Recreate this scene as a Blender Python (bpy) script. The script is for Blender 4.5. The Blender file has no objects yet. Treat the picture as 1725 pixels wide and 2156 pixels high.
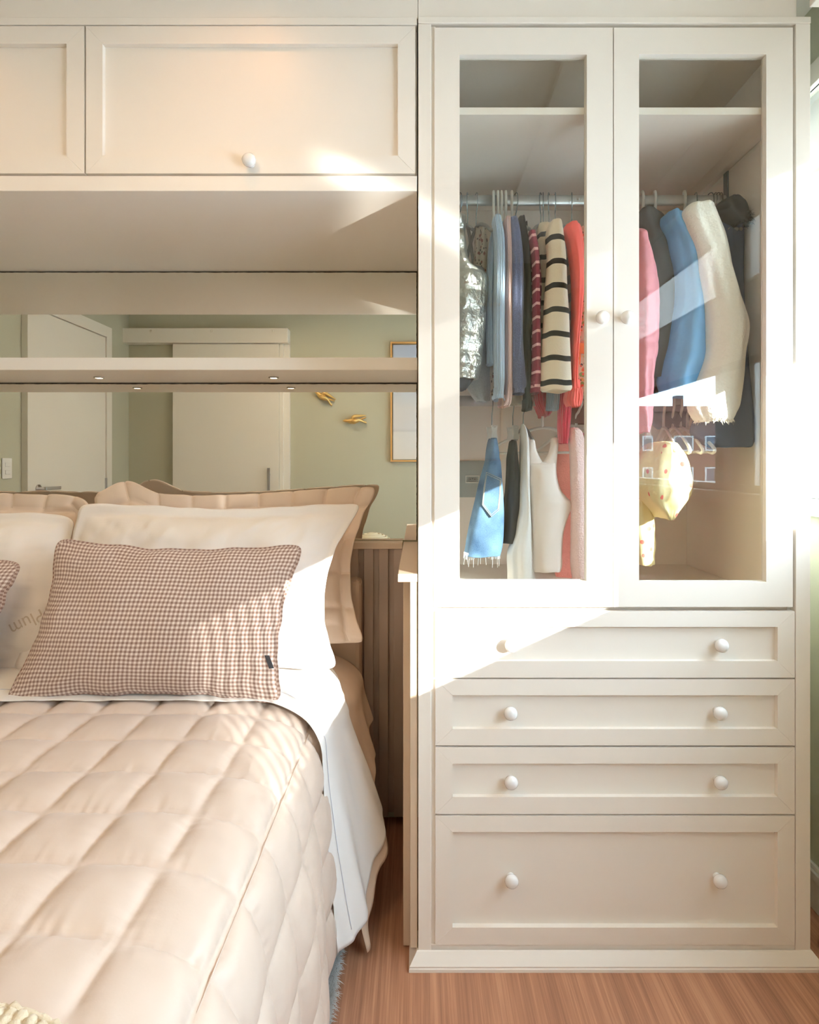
import bpy, bmesh, math, random
from mathutils import Vector, Matrix, noise
random.seed(7)
S = bpy.context.scene
COL = S.collection
# ------------------------------------------------------------------ camera
F = 1233.0            # focal length in pixels of the 1725x2156 frame
VX, VY = 880.0, 976.0
H = 1.228
YF = 1.434            # front plane of the joinery
YM = 2.034            # wall plane behind it
XR, XL, YB, ZC = 1.10, -2.375, -0.75, 2.50
cam = bpy.data.cameras.new('camera')
camo = bpy.data.objects.new('camera', cam); COL.objects.link(camo)
cam.sensor_fit = 'HORIZONTAL'; cam.sensor_width = 36.0
cam.lens = F/1725*36
cam.shift_x = -(VX-862.5)/1725; cam.shift_y = -(1078-VY)/1725
cam.clip_start = 0.02
camo.location = (0, 0, H); camo.rotation_euler = (math.pi/2, 0, 0)
S.camera = camo
# ------------------------------------------------------------------ light
W = bpy.data.worlds.new('world'); S.world = W; W.use_nodes = True
bg = W.node_tree.nodes['Background']
bg.inputs['Color'].default_value = (0.73, 0.865, 1.0, 1); bg.inputs['Strength'].default_value = 20.0
def add_light(name, kind, loc, energy, color, direction=None, **kw):
    l = bpy.data.lights.new(name, kind); l.energy = energy; l.color = color
    for k, v in kw.items(): setattr(l, k, v)
    o = bpy.data.objects.new(name, l); COL.objects.link(o); o.location = loc
    if direction is not None: o.rotation_euler = Vector(direction).to_track_quat('-Z', 'Y').to_euler()
    return o
SUN = (-0.85, 1.0, -0.374)
add_light('sun', 'SUN', (4, -3, 4), 16.0, (1.0, 0.965, 0.91), SUN, angle=0.006)
T_ = Vector((0.13, YF, 1.77)); D_ = Vector((-0.95, 1.0, 0.42)).normalized(); A_ = Vector((0.72, 0, -0.40))
glint = add_light('street_glass_glint', 'AREA', T_-D_*4.5, 0.20, (1.0, 0.95, 0.86), D_, shape='RECTANGLE', size=0.62, size_y=0.035, spread=math.radians(1.2))
l_ = (A_-D_*A_.dot(D_)).normalized(); z_ = -D_; y_ = z_.cross(l_)
glint.rotation_euler = Matrix((l_, y_, z_)).transposed().to_euler(); glint.data.size = (A_-D_*A_.dot(D_)).length*1.0
vs = S.view_settings
vs.view_transform = 'Standard'; vs.look = 'None'; vs.gamma = 1; vs.use_curve_mapping = False
vs.exposure = 0.30
S.cycles.max_bounces = 12; S.cycles.diffuse_bounces = 7; S.cycles.glossy_bounces = 6
S.cycles.transparent_max_bounces = 24; S.cycles.transmission_bounces = 6
S.cycles.caustics_reflective = True; S.cycles.blur_glossy = 1.0; S.cycles.caustics_refractive = False
S.cycles.sample_clamp_indirect = 6.0
# ------------------------------------------------------------------ helpers
def P(px, py, Y): return Vector(((px-VX)*Y/F, Y, H-(py-VY)*Y/F))
def X(px, Y): return (px-VX)*Y/F
def Z(py, Y): return H-(py-VY)*Y/F
def lin(c):
    r = []
    for v in c[:3]:
        v /= 255.0
        r.append(v/12.92 if v <= 0.04045 else ((v+0.055)/1.055)**2.4)
    return (r[0], r[1], r[2], 1)
MATS = {}
def M(name, color, rough=0.6, metal=0.0, bump=None, sheen=0.0, coat=0.0, var=None, spec=0.5, emit=None, aniso=None):
    """bump=(scale, strength, distance) noise; var=(scale, amount) tonal variation"""
    if name in MATS: return MATS[name]
    m = bpy.data.materials.new(name); m.use_nodes = True; MATS[name] = m
    nt = m.node_tree; b = nt.nodes['Principled BSDF']
    b.inputs['Base Color'].default_value = lin(color)
    b.inputs['Roughness'].default_value = rough; b.inputs['Metallic'].default_value = metal
    b.inputs['Specular IOR Level'].default_value = spec
    b.inputs['Sheen Weight'].default_value = sheen; b.inputs['Coat Weight'].default_value = coat
    if emit:
        b.inputs['Emission Color'].default_value = lin(emit[0]); b.inputs['Emission Strength'].default_value = emit[1]
    tc = nt.nodes.new('ShaderNodeTexCoord')
    if bump:
        n = nt.nodes.new('ShaderNodeTexNoise'); n.inputs['Scale'].default_value = bump[0]; n.inputs['Detail'].default_value = 4
        if aniso:
            mp = nt.nodes.new('ShaderNodeMapping'); mp.inputs['Scale'].default_value = aniso
            nt.links.new(tc.outputs['Object'], mp.inputs['Vector']); nt.links.new(mp.outputs[0], n.inputs['Vector'])
        else: nt.links.new(tc.outputs['Object'], n.inputs['Vector'])
        bp = nt.nodes.new('ShaderNodeBump'); bp.inputs['Strength'].default_value = bump[1]; bp.inputs['Distance'].default_value = bump[2]
        nt.links.new(n.outputs['Fac'], bp.inputs['Height']); nt.links.new(bp.outputs[0], b.inputs['Normal'])
    if var:
        n = nt.nodes.new('ShaderNodeTexNoise'); n.inputs['Scale'].default_value = var[0]; n.inputs['Detail'].default_value = 6
        nt.links.new(tc.outputs['Object'], n.inputs['Vector'])
        r = nt.nodes.new('ShaderNodeMapRange'); r.inputs['From Min'].default_value = 0.3; r.inputs['From Max'].default_value = 0.7
        r.inputs['To Min'].default_value = 1-var[1]; r.inputs['To Max'].default_value = 1+var[1]
        nt.links.new(n.outputs['Fac'], r.inputs['Value'])
        mx = nt.nodes.new('ShaderNodeVectorMath'); mx.operation = 'SCALE'
        mx.inputs[0].default_value = lin(color)[:3]
        nt.links.new(r.outputs[0], mx.inputs['Scale']); nt.links.new(mx.outputs[0], b.inputs['Base Color'])
    return m
def nodes_of(m): return m.node_tree, m.node_tree.nodes['Principled BSDF']
def uvmath(nt, src, op, val=None, val2=None):
    n = nt.nodes.new('ShaderNodeMath'); n.operation = op
    if hasattr(src, 'links'): nt.links.new(src, n.inputs[0])
    else: n.inputs[0].default_value = src
    if val is not None:
        if hasattr(val, 'links'): nt.links.new(val, n.inputs[1])
        else: n.inputs[1].default_value = val
    return n.outputs[0]
def uvxy(nt):
    u = nt.nodes.new('ShaderNodeUVMap'); u.uv_map = 'UVMap'
    s = nt.nodes.new('ShaderNodeSeparateXYZ'); nt.links.new(u.outputs[0], s.inputs[0])
    return s.outputs[0], s.outputs[1]
def mixc(nt, fac, a, b):
    n = nt.nodes.new('ShaderNodeMix'); n.data_type = 'RGBA'
    if hasattr(fac, 'links'): nt.links.new(fac, n.inputs[0])
    else: n.inputs[0].default_value = fac
    for s, v in ((n.inputs[6], a), (n.inputs[7], b)):
        if hasattr(v, 'links'): nt.links.new(v, s)
        else: s.default_value = lin(v)
    return n.outputs[2]
def stripes(name, c0, c1, period, width, axis=1, off=0.0, **kw):
    m = M(name, c0, **kw); nt, b = nodes_of(m); uv = uvxy(nt)
    t = uvmath(nt, uvmath(nt, uvmath(nt, uv[axis], 'DIVIDE', period), 'ADD', off), 'FRACT')
    f = uvmath(nt, t, 'LESS_THAN', width/period)
    nt.links.new(mixc(nt, f, c0, c1), b.inputs['Base Color']); return m
def ribbed(name, c, period, depth=0.0008, axis=0, rough=0.85, **kw):
    m = M(name, c, rough=rough, sheen=0.3, **kw); nt, b = nodes_of(m); uv = uvxy(nt)
    t = uvmath(nt, uvmath(nt, uv[axis], 'MULTIPLY', 2*math.pi/period), 'SINE')
    bp = nt.nodes.new('ShaderNodeBump'); bp.inputs['Strength'].default_value = 0.8; bp.inputs['Distance'].default_value = depth
    nt.links.new(t, bp.inputs['Height']); nt.links.new(bp.outputs[0], b.inputs['Normal'])
    return m
def gingham(name, ca, cb, cc, period):
    m = M(name, ca, rough=0.9, sheen=0.2); nt, b = nodes_of(m); u, v = uvxy(nt)
    a = uvmath(nt, uvmath(nt, uvmath(nt, u, 'DIVIDE', period), 'FRACT'), 'LESS_THAN', 0.5)
    c = uvmath(nt, uvmath(nt, uvmath(nt, v, 'DIVIDE', period), 'FRACT'), 'LESS_THAN', 0.5)
    s = uvmath(nt, uvmath(nt, a, 'ADD', c), 'MULTIPLY', 0.5)
    cr = nt.nodes.new('ShaderNodeValToRGB'); cr.color_ramp.interpolation = 'CONSTANT'
    e = cr.color_ramp.elements; e[0].color = lin(cc); e[0].position = 0; e[1].color = lin(ca); e[1].position = 0.75
    k = e.new(0.25); k.color = lin(cb)
    nt.links.new(s, cr.inputs[0]); nt.links.new(cr.outputs[0], b.inputs['Base Color'])
    w = nt.nodes.new('ShaderNodeTexNoise'); w.inputs['Scale'].default_value = 900
    tc = nt.nodes.new('ShaderNodeTexCoord'); nt.links.new(tc.outputs['Object'], w.inputs['Vector'])
    bp = nt.nodes.new('ShaderNodeBump'); bp.inputs['Strength'].default_value = 0.3; bp.inputs['Distance'].default_value = 0.0005
    nt.links.new(w.outputs[0], bp.inputs['Height']); nt.links.new(bp.outputs[0], b.inputs['Normal'])
    return m
def pane_material(name, tint=(235, 243, 236), refl=0.085):
    m = bpy.data.materials.new(name); m.use_nodes = True; nt = m.node_tree; nt.nodes.clear(); MATS[name] = m
    out = nt.nodes.new('ShaderNodeOutputMaterial'); mix = nt.nodes.new('ShaderNodeMixShader')
    t = nt.nodes.new('ShaderNodeBsdfTransparent'); t.inputs[0].default_value = lin(tint)
    g = nt.nodes.new('ShaderNodeBsdfGlossy'); g.inputs['Roughness'].default_value = 0.0; g.inputs[0].default_value = (1, 1, 1, 1)
    lw = nt.nodes.new('ShaderNodeLayerWeight'); lw.inputs['Blend'].default_value = 0.5
    p = nt.nodes.new('ShaderNodeMath'); p.operation = 'POWER'; nt.links.new(lw.outputs['Facing'], p.inputs[0]); p.inputs[1].default_value = 5.5
    r = nt.nodes.new('ShaderNodeMapRange'); r.inputs['To Min'].default_value = refl; r.inputs['To Max'].default_value = 0.7
    nt.links.new(p.outputs[0], r.inputs[0]); nt.links.new(r.outputs[0], mix.inputs[0])
    nt.links.new(t.outputs[0], mix.inputs[1]); nt.links.new(g.outputs[0], mix.inputs[2]); nt.links.new(mix.outputs[0], out.inputs[0])
    return m
def sheer_material(name, color, through, translucent):
    m = bpy.data.materials.new(name); m.use_nodes = True; nt = m.node_tree; nt.nodes.clear(); MATS[name] = m
    out = nt.nodes.new('ShaderNodeOutputMaterial'); m1 = nt.nodes.new('ShaderNodeMixShader'); m2 = nt.nodes.new('ShaderNodeMixShader')
    t = nt.nodes.new('ShaderNodeBsdfTransparent'); d = nt.nodes.new('ShaderNodeBsdfDiffuse'); l = nt.nodes.new('ShaderNodeBsdfTranslucent')
    d.inputs[0].default_value = lin(color); l.inputs[0].default_value = lin(color)
    m1.inputs[0].default_value = translucent; m2.inputs[0].default_value = through
    nt.links.new(d.outputs[0], m1.inputs[1]); nt.links.new(l.outputs[0], m1.inputs[2])
    nt.links.new(m1.outputs[0], m2.inputs[1]); nt.links.new(t.outputs[0], m2.inputs[2]); nt.links.new(m2.outputs[0], out.inputs[0])
    return m
# mesh builders ------------------------------------------------------
def link(name, me, mat=None, parent=None):
    o = bpy.data.objects.new(name, me); COL.objects.link(o)
    if mat is not None:
        for mm in (mat if isinstance(mat, (list, tuple)) else [mat]): me.materials.append(mm)
    if parent is not None: o.parent = parent; o.matrix_parent_inverse = parent.matrix_world.inverted() if False else Matrix.Translation(parent.location).inverted()
    return o
def mk(name, verts, faces, mat, parent=None, smooth=True, uvs=None, mats=None):
    me = bpy.data.meshes.new(name); me.from_pydata([tuple(v) for v in verts], [], faces)
    if uvs:
        l = me.uv_layers.new(name='UVMap'); k = 0
        data = [0.0]*(2*len(me.loops))
        for i, lp in enumerate(me.loops):
            u = uvs[lp.vertex_index]; data[2*i] = u[0]; data[2*i+1] = u[1]
        l.data.foreach_set('uv', data)
    if smooth: me.polygons.foreach_set('use_smooth', [True]*len(me.polygons))
    if mats: me.polygons.foreach_set('material_index', mats)
    me.update()
    return link(name, me, mat, parent)
def bm_obj(name, bm, mat, parent=None, smooth=False, bevel=0.0, seg=2):
    if bevel > 0:
        bmesh.ops.bevel(bm, geom=[e for e in bm.edges if not e.is_boundary and e.calc_face_angle(0) > 0.6], offset=bevel, segments=seg, profile=0.5, affect='EDGES')
    bmesh.ops.recalc_face_normals(bm, faces=bm.faces)
    me = bpy.data.meshes.new(name); bm.to_mesh(me); bm.free()
    if smooth: me.polygons.foreach_set('use_smooth', [True]*len(me.polygons))
    return link(name, me, mat, parent)
def bx(bm, x0, x1, y0, y1, z0, z1):
    r = bmesh.ops.create_cube(bm, size=1.0)
    for v in r['verts']:
        v.co = Vector(((x0+x1)/2+v.co.x*(x1-x0), (y0+y1)/2+v.co.y*(y1-y0), (z0+z1)/2+v.co.z*(z1-z0)))
    return r['verts']
def box(name, x0, x1, y0, y1, z0, z1, mat, parent=None, bevel=0.0012):
    bm = bmesh.new(); bx(bm, x0, x1, y0, y1, z0, z1)
    return bm_obj(name, bm, mat, parent, bevel=bevel)
def boxes(name, lst, mat, parent=None, bevel=0.001):
    bm = bmesh.new()
    for b in lst: bx(bm, *b)
    return bm_obj(name, bm, mat, parent, bevel=bevel)
def prism(bm, poly, y0, y1):
    """poly: list of (x,z); extruded in y"""
    a = [bm.verts.new((x, y0, z)) for x, z in poly]; b = [bm.verts.new((x, y1, z)) for x, z in poly]
    n = len(poly); bm.faces.new(a); bm.faces.new(b[::-1])
    for i in range(n): bm.faces.new((a[i], b[i], b[(i+1) % n], a[(i+1) % n]))
def ring_frame(name, x0, x1, z0, z1, ix0, ix1, iz0, iz1, y0, y1, mat, parent=None, bevel=0.0012):
    bm = bmesh.new()
    o = [(x0, z0), (x1, z0), (x1, z1), (x0, z1)]; i = [(ix0, iz0), (ix1, iz0), (ix1, iz1), (ix0, iz1)]
    vo = [[bm.verts.new((p[0], y, p[1])) for p in o] for y in (y0, y1)]
    vi = [[bm.verts.new((p[0], y, p[1])) for p in i] for y in (y0, y1)]
    for k in range(4):
        j = (k+1) % 4
        bm.faces.new((vo[0][k], vo[0][j], vi[0][j], vi[0][k])); bm.faces.new((vo[1][k], vi[1][k], vi[1][j], vo[1][j]))
        bm.faces.new((vo[0][k], vo[1][k], vo[1][j], vo[0][j])); bm.faces.new((vi[0][k], vi[0][j], vi[1][j], vi[1][k]))
    return bm_obj(name, bm, mat, parent, bevel=bevel)
def lathe(name, prof, origin, axis, mat, parent=None, n=28):
    """prof list of (r, h) along axis"""
    q = Vector(axis).to_track_quat('Z', 'Y'); vs_ = []; fs = []
    for r, h in prof:
        for k in range(n):
            a = 2*math.pi*k/n; vs_.append(Vector(origin)+q @ Vector((r*math.cos(a), r*math.sin(a), h)))
    for i in range(len(prof)-1):
        for k in range(n):
            fs.append((i*n+k, i*n+(k+1) % n, (i+1)*n+(k+1) % n, (i+1)*n+k))
    fs.append(tuple(range(n))[::-1]); fs.append(tuple((len(prof)-1)*n+k for k in range(n)))
    return mk(name, vs_, fs, mat, parent)
def tube_data(pts, r, n=8, closed=False):
    pts = [Vector(p) for p in pts]; vs_ = []; fs = []; L = len(pts)
    prev = None
    for i, p in enumerate(pts):
        if closed: t = pts[(i+1) % L]-pts[i-1]
        else: t = pts[min(i+1, L-1)]-pts[max(i-1, 0)]
        t.normalize()
        if prev is None:
            a = Vector((0, 0, 1)) if abs(t.z) < 0.9 else Vector((1, 0, 0)); u = t.cross(a).normalized()
        else: u = (prev-t*prev.dot(t)).normalized()
        prev = u; w = t.cross(u); rr = r[i] if isinstance(r, (list, tuple)) else r
        for k in range(n):
            a = 2*math.pi*k/n; vs_.append(p+(u*math.cos(a)+w*math.sin(a))*rr)
    for i in range(L if closed else L-1):
        j = (i+1) % L
        for k in range(n): fs.append((i*n+k, i*n+(k+1) % n, j*n+(k+1) % n, j*n+k))
    if not closed: fs.append(tuple(range(n))[::-1]); fs.append(tuple((L-1)*n+k for k in range(n)))
    return vs_, fs
def tube(name, pts, r, mat, parent=None, n=8, closed=False):
    v, f = tube_data(pts, r, n, closed); return mk(name, v, f, mat, parent)
def join_data(parts):
    V, Fc = [], []
    for v, f in parts:
        k = len(V); V += list(v); Fc += [tuple(i+k for i in q) for q in f]
    return V, Fc
def smooth_path(pts, m=8):
    pts = [Vector(p) for p in pts]; out = []
    for i in range(len(pts)-1):
        p0 = pts[max(i-1, 0)]; p1 = pts[i]; p2 = pts[i+1]; p3 = pts[min(i+2, len(pts)-1)]
        for k in range(m):
            t = k/m
            out.append(0.5*((2*p1)+(p2-p0)*t+(2*p0-5*p1+4*p2-p3)*t*t+(3*p1-p0-3*p2+p3)*t**3))
    out.append(pts[-1]); return out
def thing(name, label, cat, loc, group=None):
    o = bpy.data.objects.new(name, None); COL.objects.link(o); o.location = loc; o.empty_display_size = 0.05
    o['label'] = label; o['category'] = cat
    if group: o['group'] = group
    return o
def tag(o, label, cat, group=None):
    o['label'] = label; o['category'] = cat
    if group: o['group'] = group
    return o
def struct(o): o['kind'] = 'structure'; return o
# ------------------------------------------------------------------ materials
m_lacq = M('off_white_lacquer', (241, 235, 227), rough=0.38, var=(2.0, 0.012))
m_inner = M('interior_melamine', (246, 238, 228), rough=0.5)
m_knob = M('white_porcelain', (240, 240, 240), rough=0.12, coat=0.5)
m_green = M('sage_paint', (186, 183, 160), rough=0.8, bump=(180, 0.15, 0.001))
m_ceil = M('ceiling_paint', (236, 232, 224), rough=0.85)
m_door = M('door_paint', (228, 224, 212), rough=0.5)
m_mirror = M('mirror_silver', (244, 244, 240), rough=0.0, metal=1.0)
m_mirredge = M('mirror_edge', (60, 55, 45), rough=0.6, var=(90, 0.5))
m_beige = M('beige_laminate', (204, 182, 158), rough=0.45)
m_slat = M('taupe_lacquer', (172, 150, 134), rough=0.5)
m_chrome = M('brushed_metal', (190, 190, 190), rough=0.3, metal=1.0)
m_alu = M('aluminium_tube', (205, 208, 206), rough=0.35, metal=0.7)
m_wire = M('wire_chrome', (150, 165, 170), rough=0.25, metal=0.9)
m_wplastic = M('white_plastic', (232, 232, 226), rough=0.4)
m_gplastic = M('grey_plastic', (150, 150, 146), rough=0.5)
m_glass = pane_material('cabinet_glass', (253, 254, 253), 0.042)
m_wglass = pane_material('window_glass', (245, 248, 248), 0.03)
m_alu_dark = M('window_aluminium', (225, 226, 226), rough=0.4)
# ------------------------------------------------------------------ room shell
floor = struct(box('floor', XL-0.1, XR+0.1, YB-0.1, YM+0.1, -0.1, -0.012, M('subfloor', (90, 70, 55), rough=0.9), bevel=0))
def wood(name):
    m = M(name, (180, 125, 92), rough=0.42); nt, b = nodes_of(m)
    tc = nt.nodes.new('ShaderNodeTexCoord'); oi = nt.nodes.new('ShaderNodeObjectInfo')
    off = nt.nodes.new('ShaderNodeVectorMath'); off.operation = 'MULTIPLY_ADD'
    off.inputs[1].default_value = (1, 1, 1)
    cmb = nt.nodes.new('ShaderNodeCombineXYZ'); k = uvmath(nt, oi.outputs['Random'], 'MULTIPLY', 37.0)
    nt.links.new(k, cmb.inputs[0]); nt.links.new(k, cmb.inputs[1])
    nt.links.new(tc.outputs['Object'], off.inputs[0]); nt.links.new(cmb.outputs[0], off.inputs[2])
    outs = []
    for sc, d in (((26, 1.1, 1), 5.0), ((170, 2.2, 1), 3.0), ((420, 9, 1), 2.0)):
        mp = nt.nodes.new('ShaderNodeMapping'); mp.inputs['Scale'].default_value = sc; nt.links.new(off.outputs[0], mp.inputs[0])
        n = nt.nodes.new('ShaderNodeTexNoise'); n.inputs['Scale'].default_value = 1.0; n.inputs['Detail'].default_value = d
        n.inputs['Distortion'].default_value = 0.35
        nt.links.new(mp.outputs[0], n.inputs['Vector']); outs.append(n.outputs['Fac'])
    s = uvmath(nt, uvmath(nt, outs[0], 'MULTIPLY', 0.5), 'ADD', uvmath(nt, outs[1], 'MULTIPLY', 0.35))
    s = uvmath(nt, s, 'ADD', uvmath(nt, outs[2], 'MULTIPLY', 0.15))
    cr = nt.nodes.new('ShaderNodeValToRGB'); e = cr.color_ramp.elements
    e[0].position = 0.34; e[0].color = lin((136, 92, 70)); e[1].position = 0.66; e[1].color = lin((200, 150, 118))
    q = e.new(0.5); q.color = lin((170, 120, 92))
    nt.links.new(s, cr.inputs[0]); nt.links.new(cr.outputs[0], b.inputs['Base Color'])
    bp = nt.nodes.new('ShaderNodeBump'); bp.inputs['Strength'].default_value = 0.15; bp.inputs['Distance'].default_value = 0.0006
    nt.links.new(outs[2], bp.inputs['Height']); nt.links.new(bp.outputs[0], b.inputs['Normal'])
    return m
m_wood = wood('laminate_wood')
pw = 0.197; x = XL; ci = 0
while x < XR-0.001:
    x2 = min(x+pw, XR); y = YB-0.9+(0.0, -0.3, 0.15)[ci % 3]; 
    while y < YM:
        ya, yb = max(y, YB), min(y+1.29, YM)
        if yb-ya > 0.01:
            p = box('plank', x+0.0001, x2-0.0001, ya+0.00005, yb-0.00005, -0.012, 0.0, m_wood, floor, bevel=0.00015)
        y += 1.29
    x = x2; ci += 1
struct(box('wall_back', XL-0.1, XR+0.1, YM, YM+0.12, -0.1, ZC+0.1, m_green, bevel=0))
struct(box('wall_front', XL-0.1, XR+0.1, YB-0.12, YB, -0.1, ZC+0.1, m_green, bevel=0))
struct(box('wall_left', XL-0.12, XL, YB-0.1, YM+0.1, -0.1, ZC+0.1, m_green, bevel=0))
WY0, WY1, WZ0, WZ1 = -0.68, 1.86, 1.13, 2.27
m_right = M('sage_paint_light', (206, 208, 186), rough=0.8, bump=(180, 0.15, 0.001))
struct(boxes('wall_right', [(XR, XR+0.16, YB-0.1, YM+0.1, -0.1, WZ0), (XR, XR+0.16, YB-0.1, YM+0.1, WZ1, ZC+0.1),
       (XR, XR+0.16, YB-0.1, WY0, WZ0, WZ1), (XR, XR+0.16, WY1, YM+0.1, WZ0, WZ1)], m_right, bevel=0))
struct(box('ceiling', XL-0.1, XR+0.1, YB-0.1, YM+0.1, ZC, ZC+0.1, m_ceil, bevel=0))
# curtain box under the ceiling along the window wall
struct(box('trim_1', 0.936, XR, YB, 1.40, 2.318, 2.50, m_ceil, bevel=0.002))
# lower gypsum band of the ceiling
struct(box('trim_2', 0.455, 0.936, YB, 1.425, 2.475, 2.50, m_ceil, bevel=0.001))
def baseboard(name, pts):
    bm = bmesh.new()
    for b in pts: bx(bm, *b)
    return struct(bm_obj(name, bm, M('baseboard_paint', (232, 230, 222), rough=0.45), bevel=0.002))
baseboard('baseboard_right', [(XR-0.012, XR, YB, YM, 0.0, 0.085), (XR-0.017, XR, YB, YM, 0.085, 0.108), (XR-0.009, XR, YB, YM, 0.108, 0.122)])
baseboard('baseboard_left', [(XL, XL+0.015, YB, -0.25, 0.0, 0.12), (XL, XL+0.015, 0.72, YM, 0.0, 0.12)])
baseboard('baseboard_front', [(-0.95, XR-0.02, YB, YB+0.015, 0.0, 0.12)])
# ---- window in the right wall
win = struct(bpy.data.objects.new('window_1', None)); COL.objects.link(win); win.location = (XR, (WY0+WY1)/2, WZ0)
fx0, fx1 = XR+0.02, XR+0.10
boxes('window_frame', [(fx0, fx1, WY0, WY1, WZ0, WZ0+0.025), (fx0, fx1, WY0, WY1, WZ1-0.04, WZ1), (fx0, fx1, WY0, WY0+0.05, WZ0, WZ1), (fx0, fx1, WY1-0.05, WY1, WZ0, WZ1)], m_alu_dark, win)
for ya, yb in ((0.69, 0.75), (0.89, 0.95)):
    box('sash_stile', fx0, fx1-0.01, ya, yb, WZ0+0.02, WZ1-0.02, m_alu_dark, win)
box('sash_stile', fx0+0.03, fx1, 0.74, 0.90, WZ0+0.02, WZ1-0.02, m_alu_dark, win)
for ya, yb in ((WY0+0.04, 0.70), (0.94, WY1-0.04)):
    box('pane', fx0+0.03, fx0+0.034, ya, yb, WZ0+0.02, WZ1-0.03, m_wglass, win, bevel=0)
box('window_sill', XR-0.035, XR+0.02, WY0-0.04, WY1+0.04, WZ0-0.045, WZ0, m_door, win, bevel=0.003)
boxes('window_casing', [(XR-0.015, XR+0.005, WY0-0.06, WY1+0.06, WZ1, WZ1+0.06), (XR-0.015, XR+0.005, WY0-0.06, WY0, WZ0, WZ1), (XR-0.015, XR+0.005, WY1, WY1+0.06, WZ0, WZ1)], m_door, win)
# ---- roller blind with a sheer band
m_sh1 = sheer_material('blind_fabric', (236, 236, 232), 0.0, 0.15)
m_sh2 = sheer_material('blind_sheer', (246, 246, 244), 0.22, 0.45)
bl = thing('roller_blind', 'white roller blind half lowered over the window beside the wardrobe', 'blind', (XR+0.0, 0.6, 1.56))
bxp = XR+0.008
box('fabric', bxp, bxp+0.002, WY0+0.01, WY1-0.01, 1.58, 1.835, m_sh1, bl, bevel=0)
box('sheer_band', bxp, bxp+0.002, WY0+0.01, WY1-0.01, 1.845, 2.035, m_sh2, bl, bevel=0)
box('fabric', bxp, bxp+0.002, WY0+0.01, WY1-0.01, 2.045, WZ1-0.03, m_sh1, bl, bevel=0)
for zz in (1.84, 2.04): box('seam_rod', bxp-0.003, bxp+0.004, WY0+0.01, WY1-0.01, zz-0.006, zz+0.006, m_wplastic, bl)
box('bottom_bar', bxp-0.008, bxp+0.008, WY0+0.01, WY1-0.01, 1.556, 1.584, m_gplastic, bl, bevel=0.003)
# ---- gathered curtain strip
def curtain():
    vs_, fs = [], []; n = 140; y0, y1 = WY0-0.02, -0.10
    for j in range(14):
        z = 1.10+(2.30-1.10)*j/13
        for i in range(n+1):
            t = i/n; vs_.append((XR-0.045+0.016*math.sin(t*2*math.pi*14+0.2*math.sin(j)), y0+(y1-y0)*t, z))
    for j in range(13):
        for i in range(n): fs.append((j*(n+1)+i, j*(n+1)+i+1, (j+1)*(n+1)+i+1, (j+1)*(n+1)+i))
    o = mk('curtain', vs_, fs, sheer_material('curtain_voile', (236, 238, 240), 0.20, 0.6))
    tag(o, 'white pleated voile curtain over the camera end of the window', 'curtain')
curtain()
# ---- outside: brick apartment block seen reflected in the glass
bd = thing('apartment_building', 'brown apartment block with white framed windows, mirrored in the right glass door', 'building', (22, -42, -12))
box('wall', 8, 40, -50, -42, -12, 5.2, M('brown_render', (96, 66, 54), rough=0.9, var=(0.6, 0.1)), bd, bevel=0.02)
m_pane_d = M('dark_pane', (60, 66, 76), rough=0.1)
for zz in (-2.6, -0.2, 2.2):
    for k in range(12):
        xx = 10+k*2.4; ww = 1.5 if k % 3 else 0.8
        f = ring_frame('window', xx, xx+ww, zz, zz+1.15, xx+0.1, xx+ww-0.1, zz+0.1, zz+1.05, -42.02, -41.9, m_alu_dark, bd, bevel=0)
        boxes('pane', [(xx+0.1, xx+ww/2-0.04, -42.0, -41.96, zz+0.1, zz+1.05), (xx+ww/2+0.04, xx+ww-0.1, -42.0, -41.96, zz+0.1, zz+1.05)], m_pane_d, f, bevel=0)
box('roof', 7.6, 40.4, -50.4, -41.6, 5.2, 5.6, M('roof_tile', (100, 66, 54), rough=0.9), bd, bevel=0.02)
boxes('chimney', [(20.4, 21.0, -44, -43.4, 5.6, 6.6)], M('brown_render', (96, 66, 54)), bd)
# ------------------------------------------------------------------ joinery helpers
def knob(px, py, parent, Y=YF, r=0.0168):
    c = P(px, py, Y-0.020)
    prof = [(0.010, 0.0), (0.009, 0.002), (0.0075, 0.004), (0.0075, 0.007), (0.010, 0.010), (r*0.93, 0.0135), (r, 0.0175), (r*0.97, 0.022), (r*0.8, 0.0265), (r*0.45, 0.0295), (r*0.08, 0.0305)]
    base_y = Y
    return lathe('knob', prof, (c.x, base_y, c.z), (0, -1, 0), m_knob, parent)
def mitred(name, px0, px1, py0, py1, ix0, ix1, iy0, iy1, parent, rec=0.013, Y=YF, mat=None):
    """framed front: recessed centre board plus four mitred rails"""
    mat = mat or m_lacq
    x0, x1, z1, z0 = X(px0, Y), X(px1, Y), Z(py0, Y), Z(py1, Y)
    a0, a1, b1, b0 = X(ix0, Y), X(ix1, Y), Z(iy0, Y), Z(iy1, Y)
    o = box(name, x0+0.004, x1-0.004, Y+rec, Y+0.020, z0+0.004, z1-0.004, mat, parent, bevel=0)
    g = 0.0002
    for nm, poly in (('rail', [(x0+g, z1), (x1-g, z1), (a1-g, b1), (a0+g, b1)]), ('rail', [(x0+g, z0), (a0+g, b0), (a1-g, b0), (x1-g, z0)]),
                     ('stile', [(x0, z0+g), (x0, z1-g), (a0, b1-g), (a0, b0+g)]), ('stile', [(x1, z0+g), (a1, b0+g), (a1, b1-g), (x1, z1-g)])):
        bm = bmesh.new(); prism(bm, poly, Y, Y+rec+0.001)
        bm_obj(nm, bm, mat, o, bevel=0.0007, seg=2)
    return o
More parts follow.
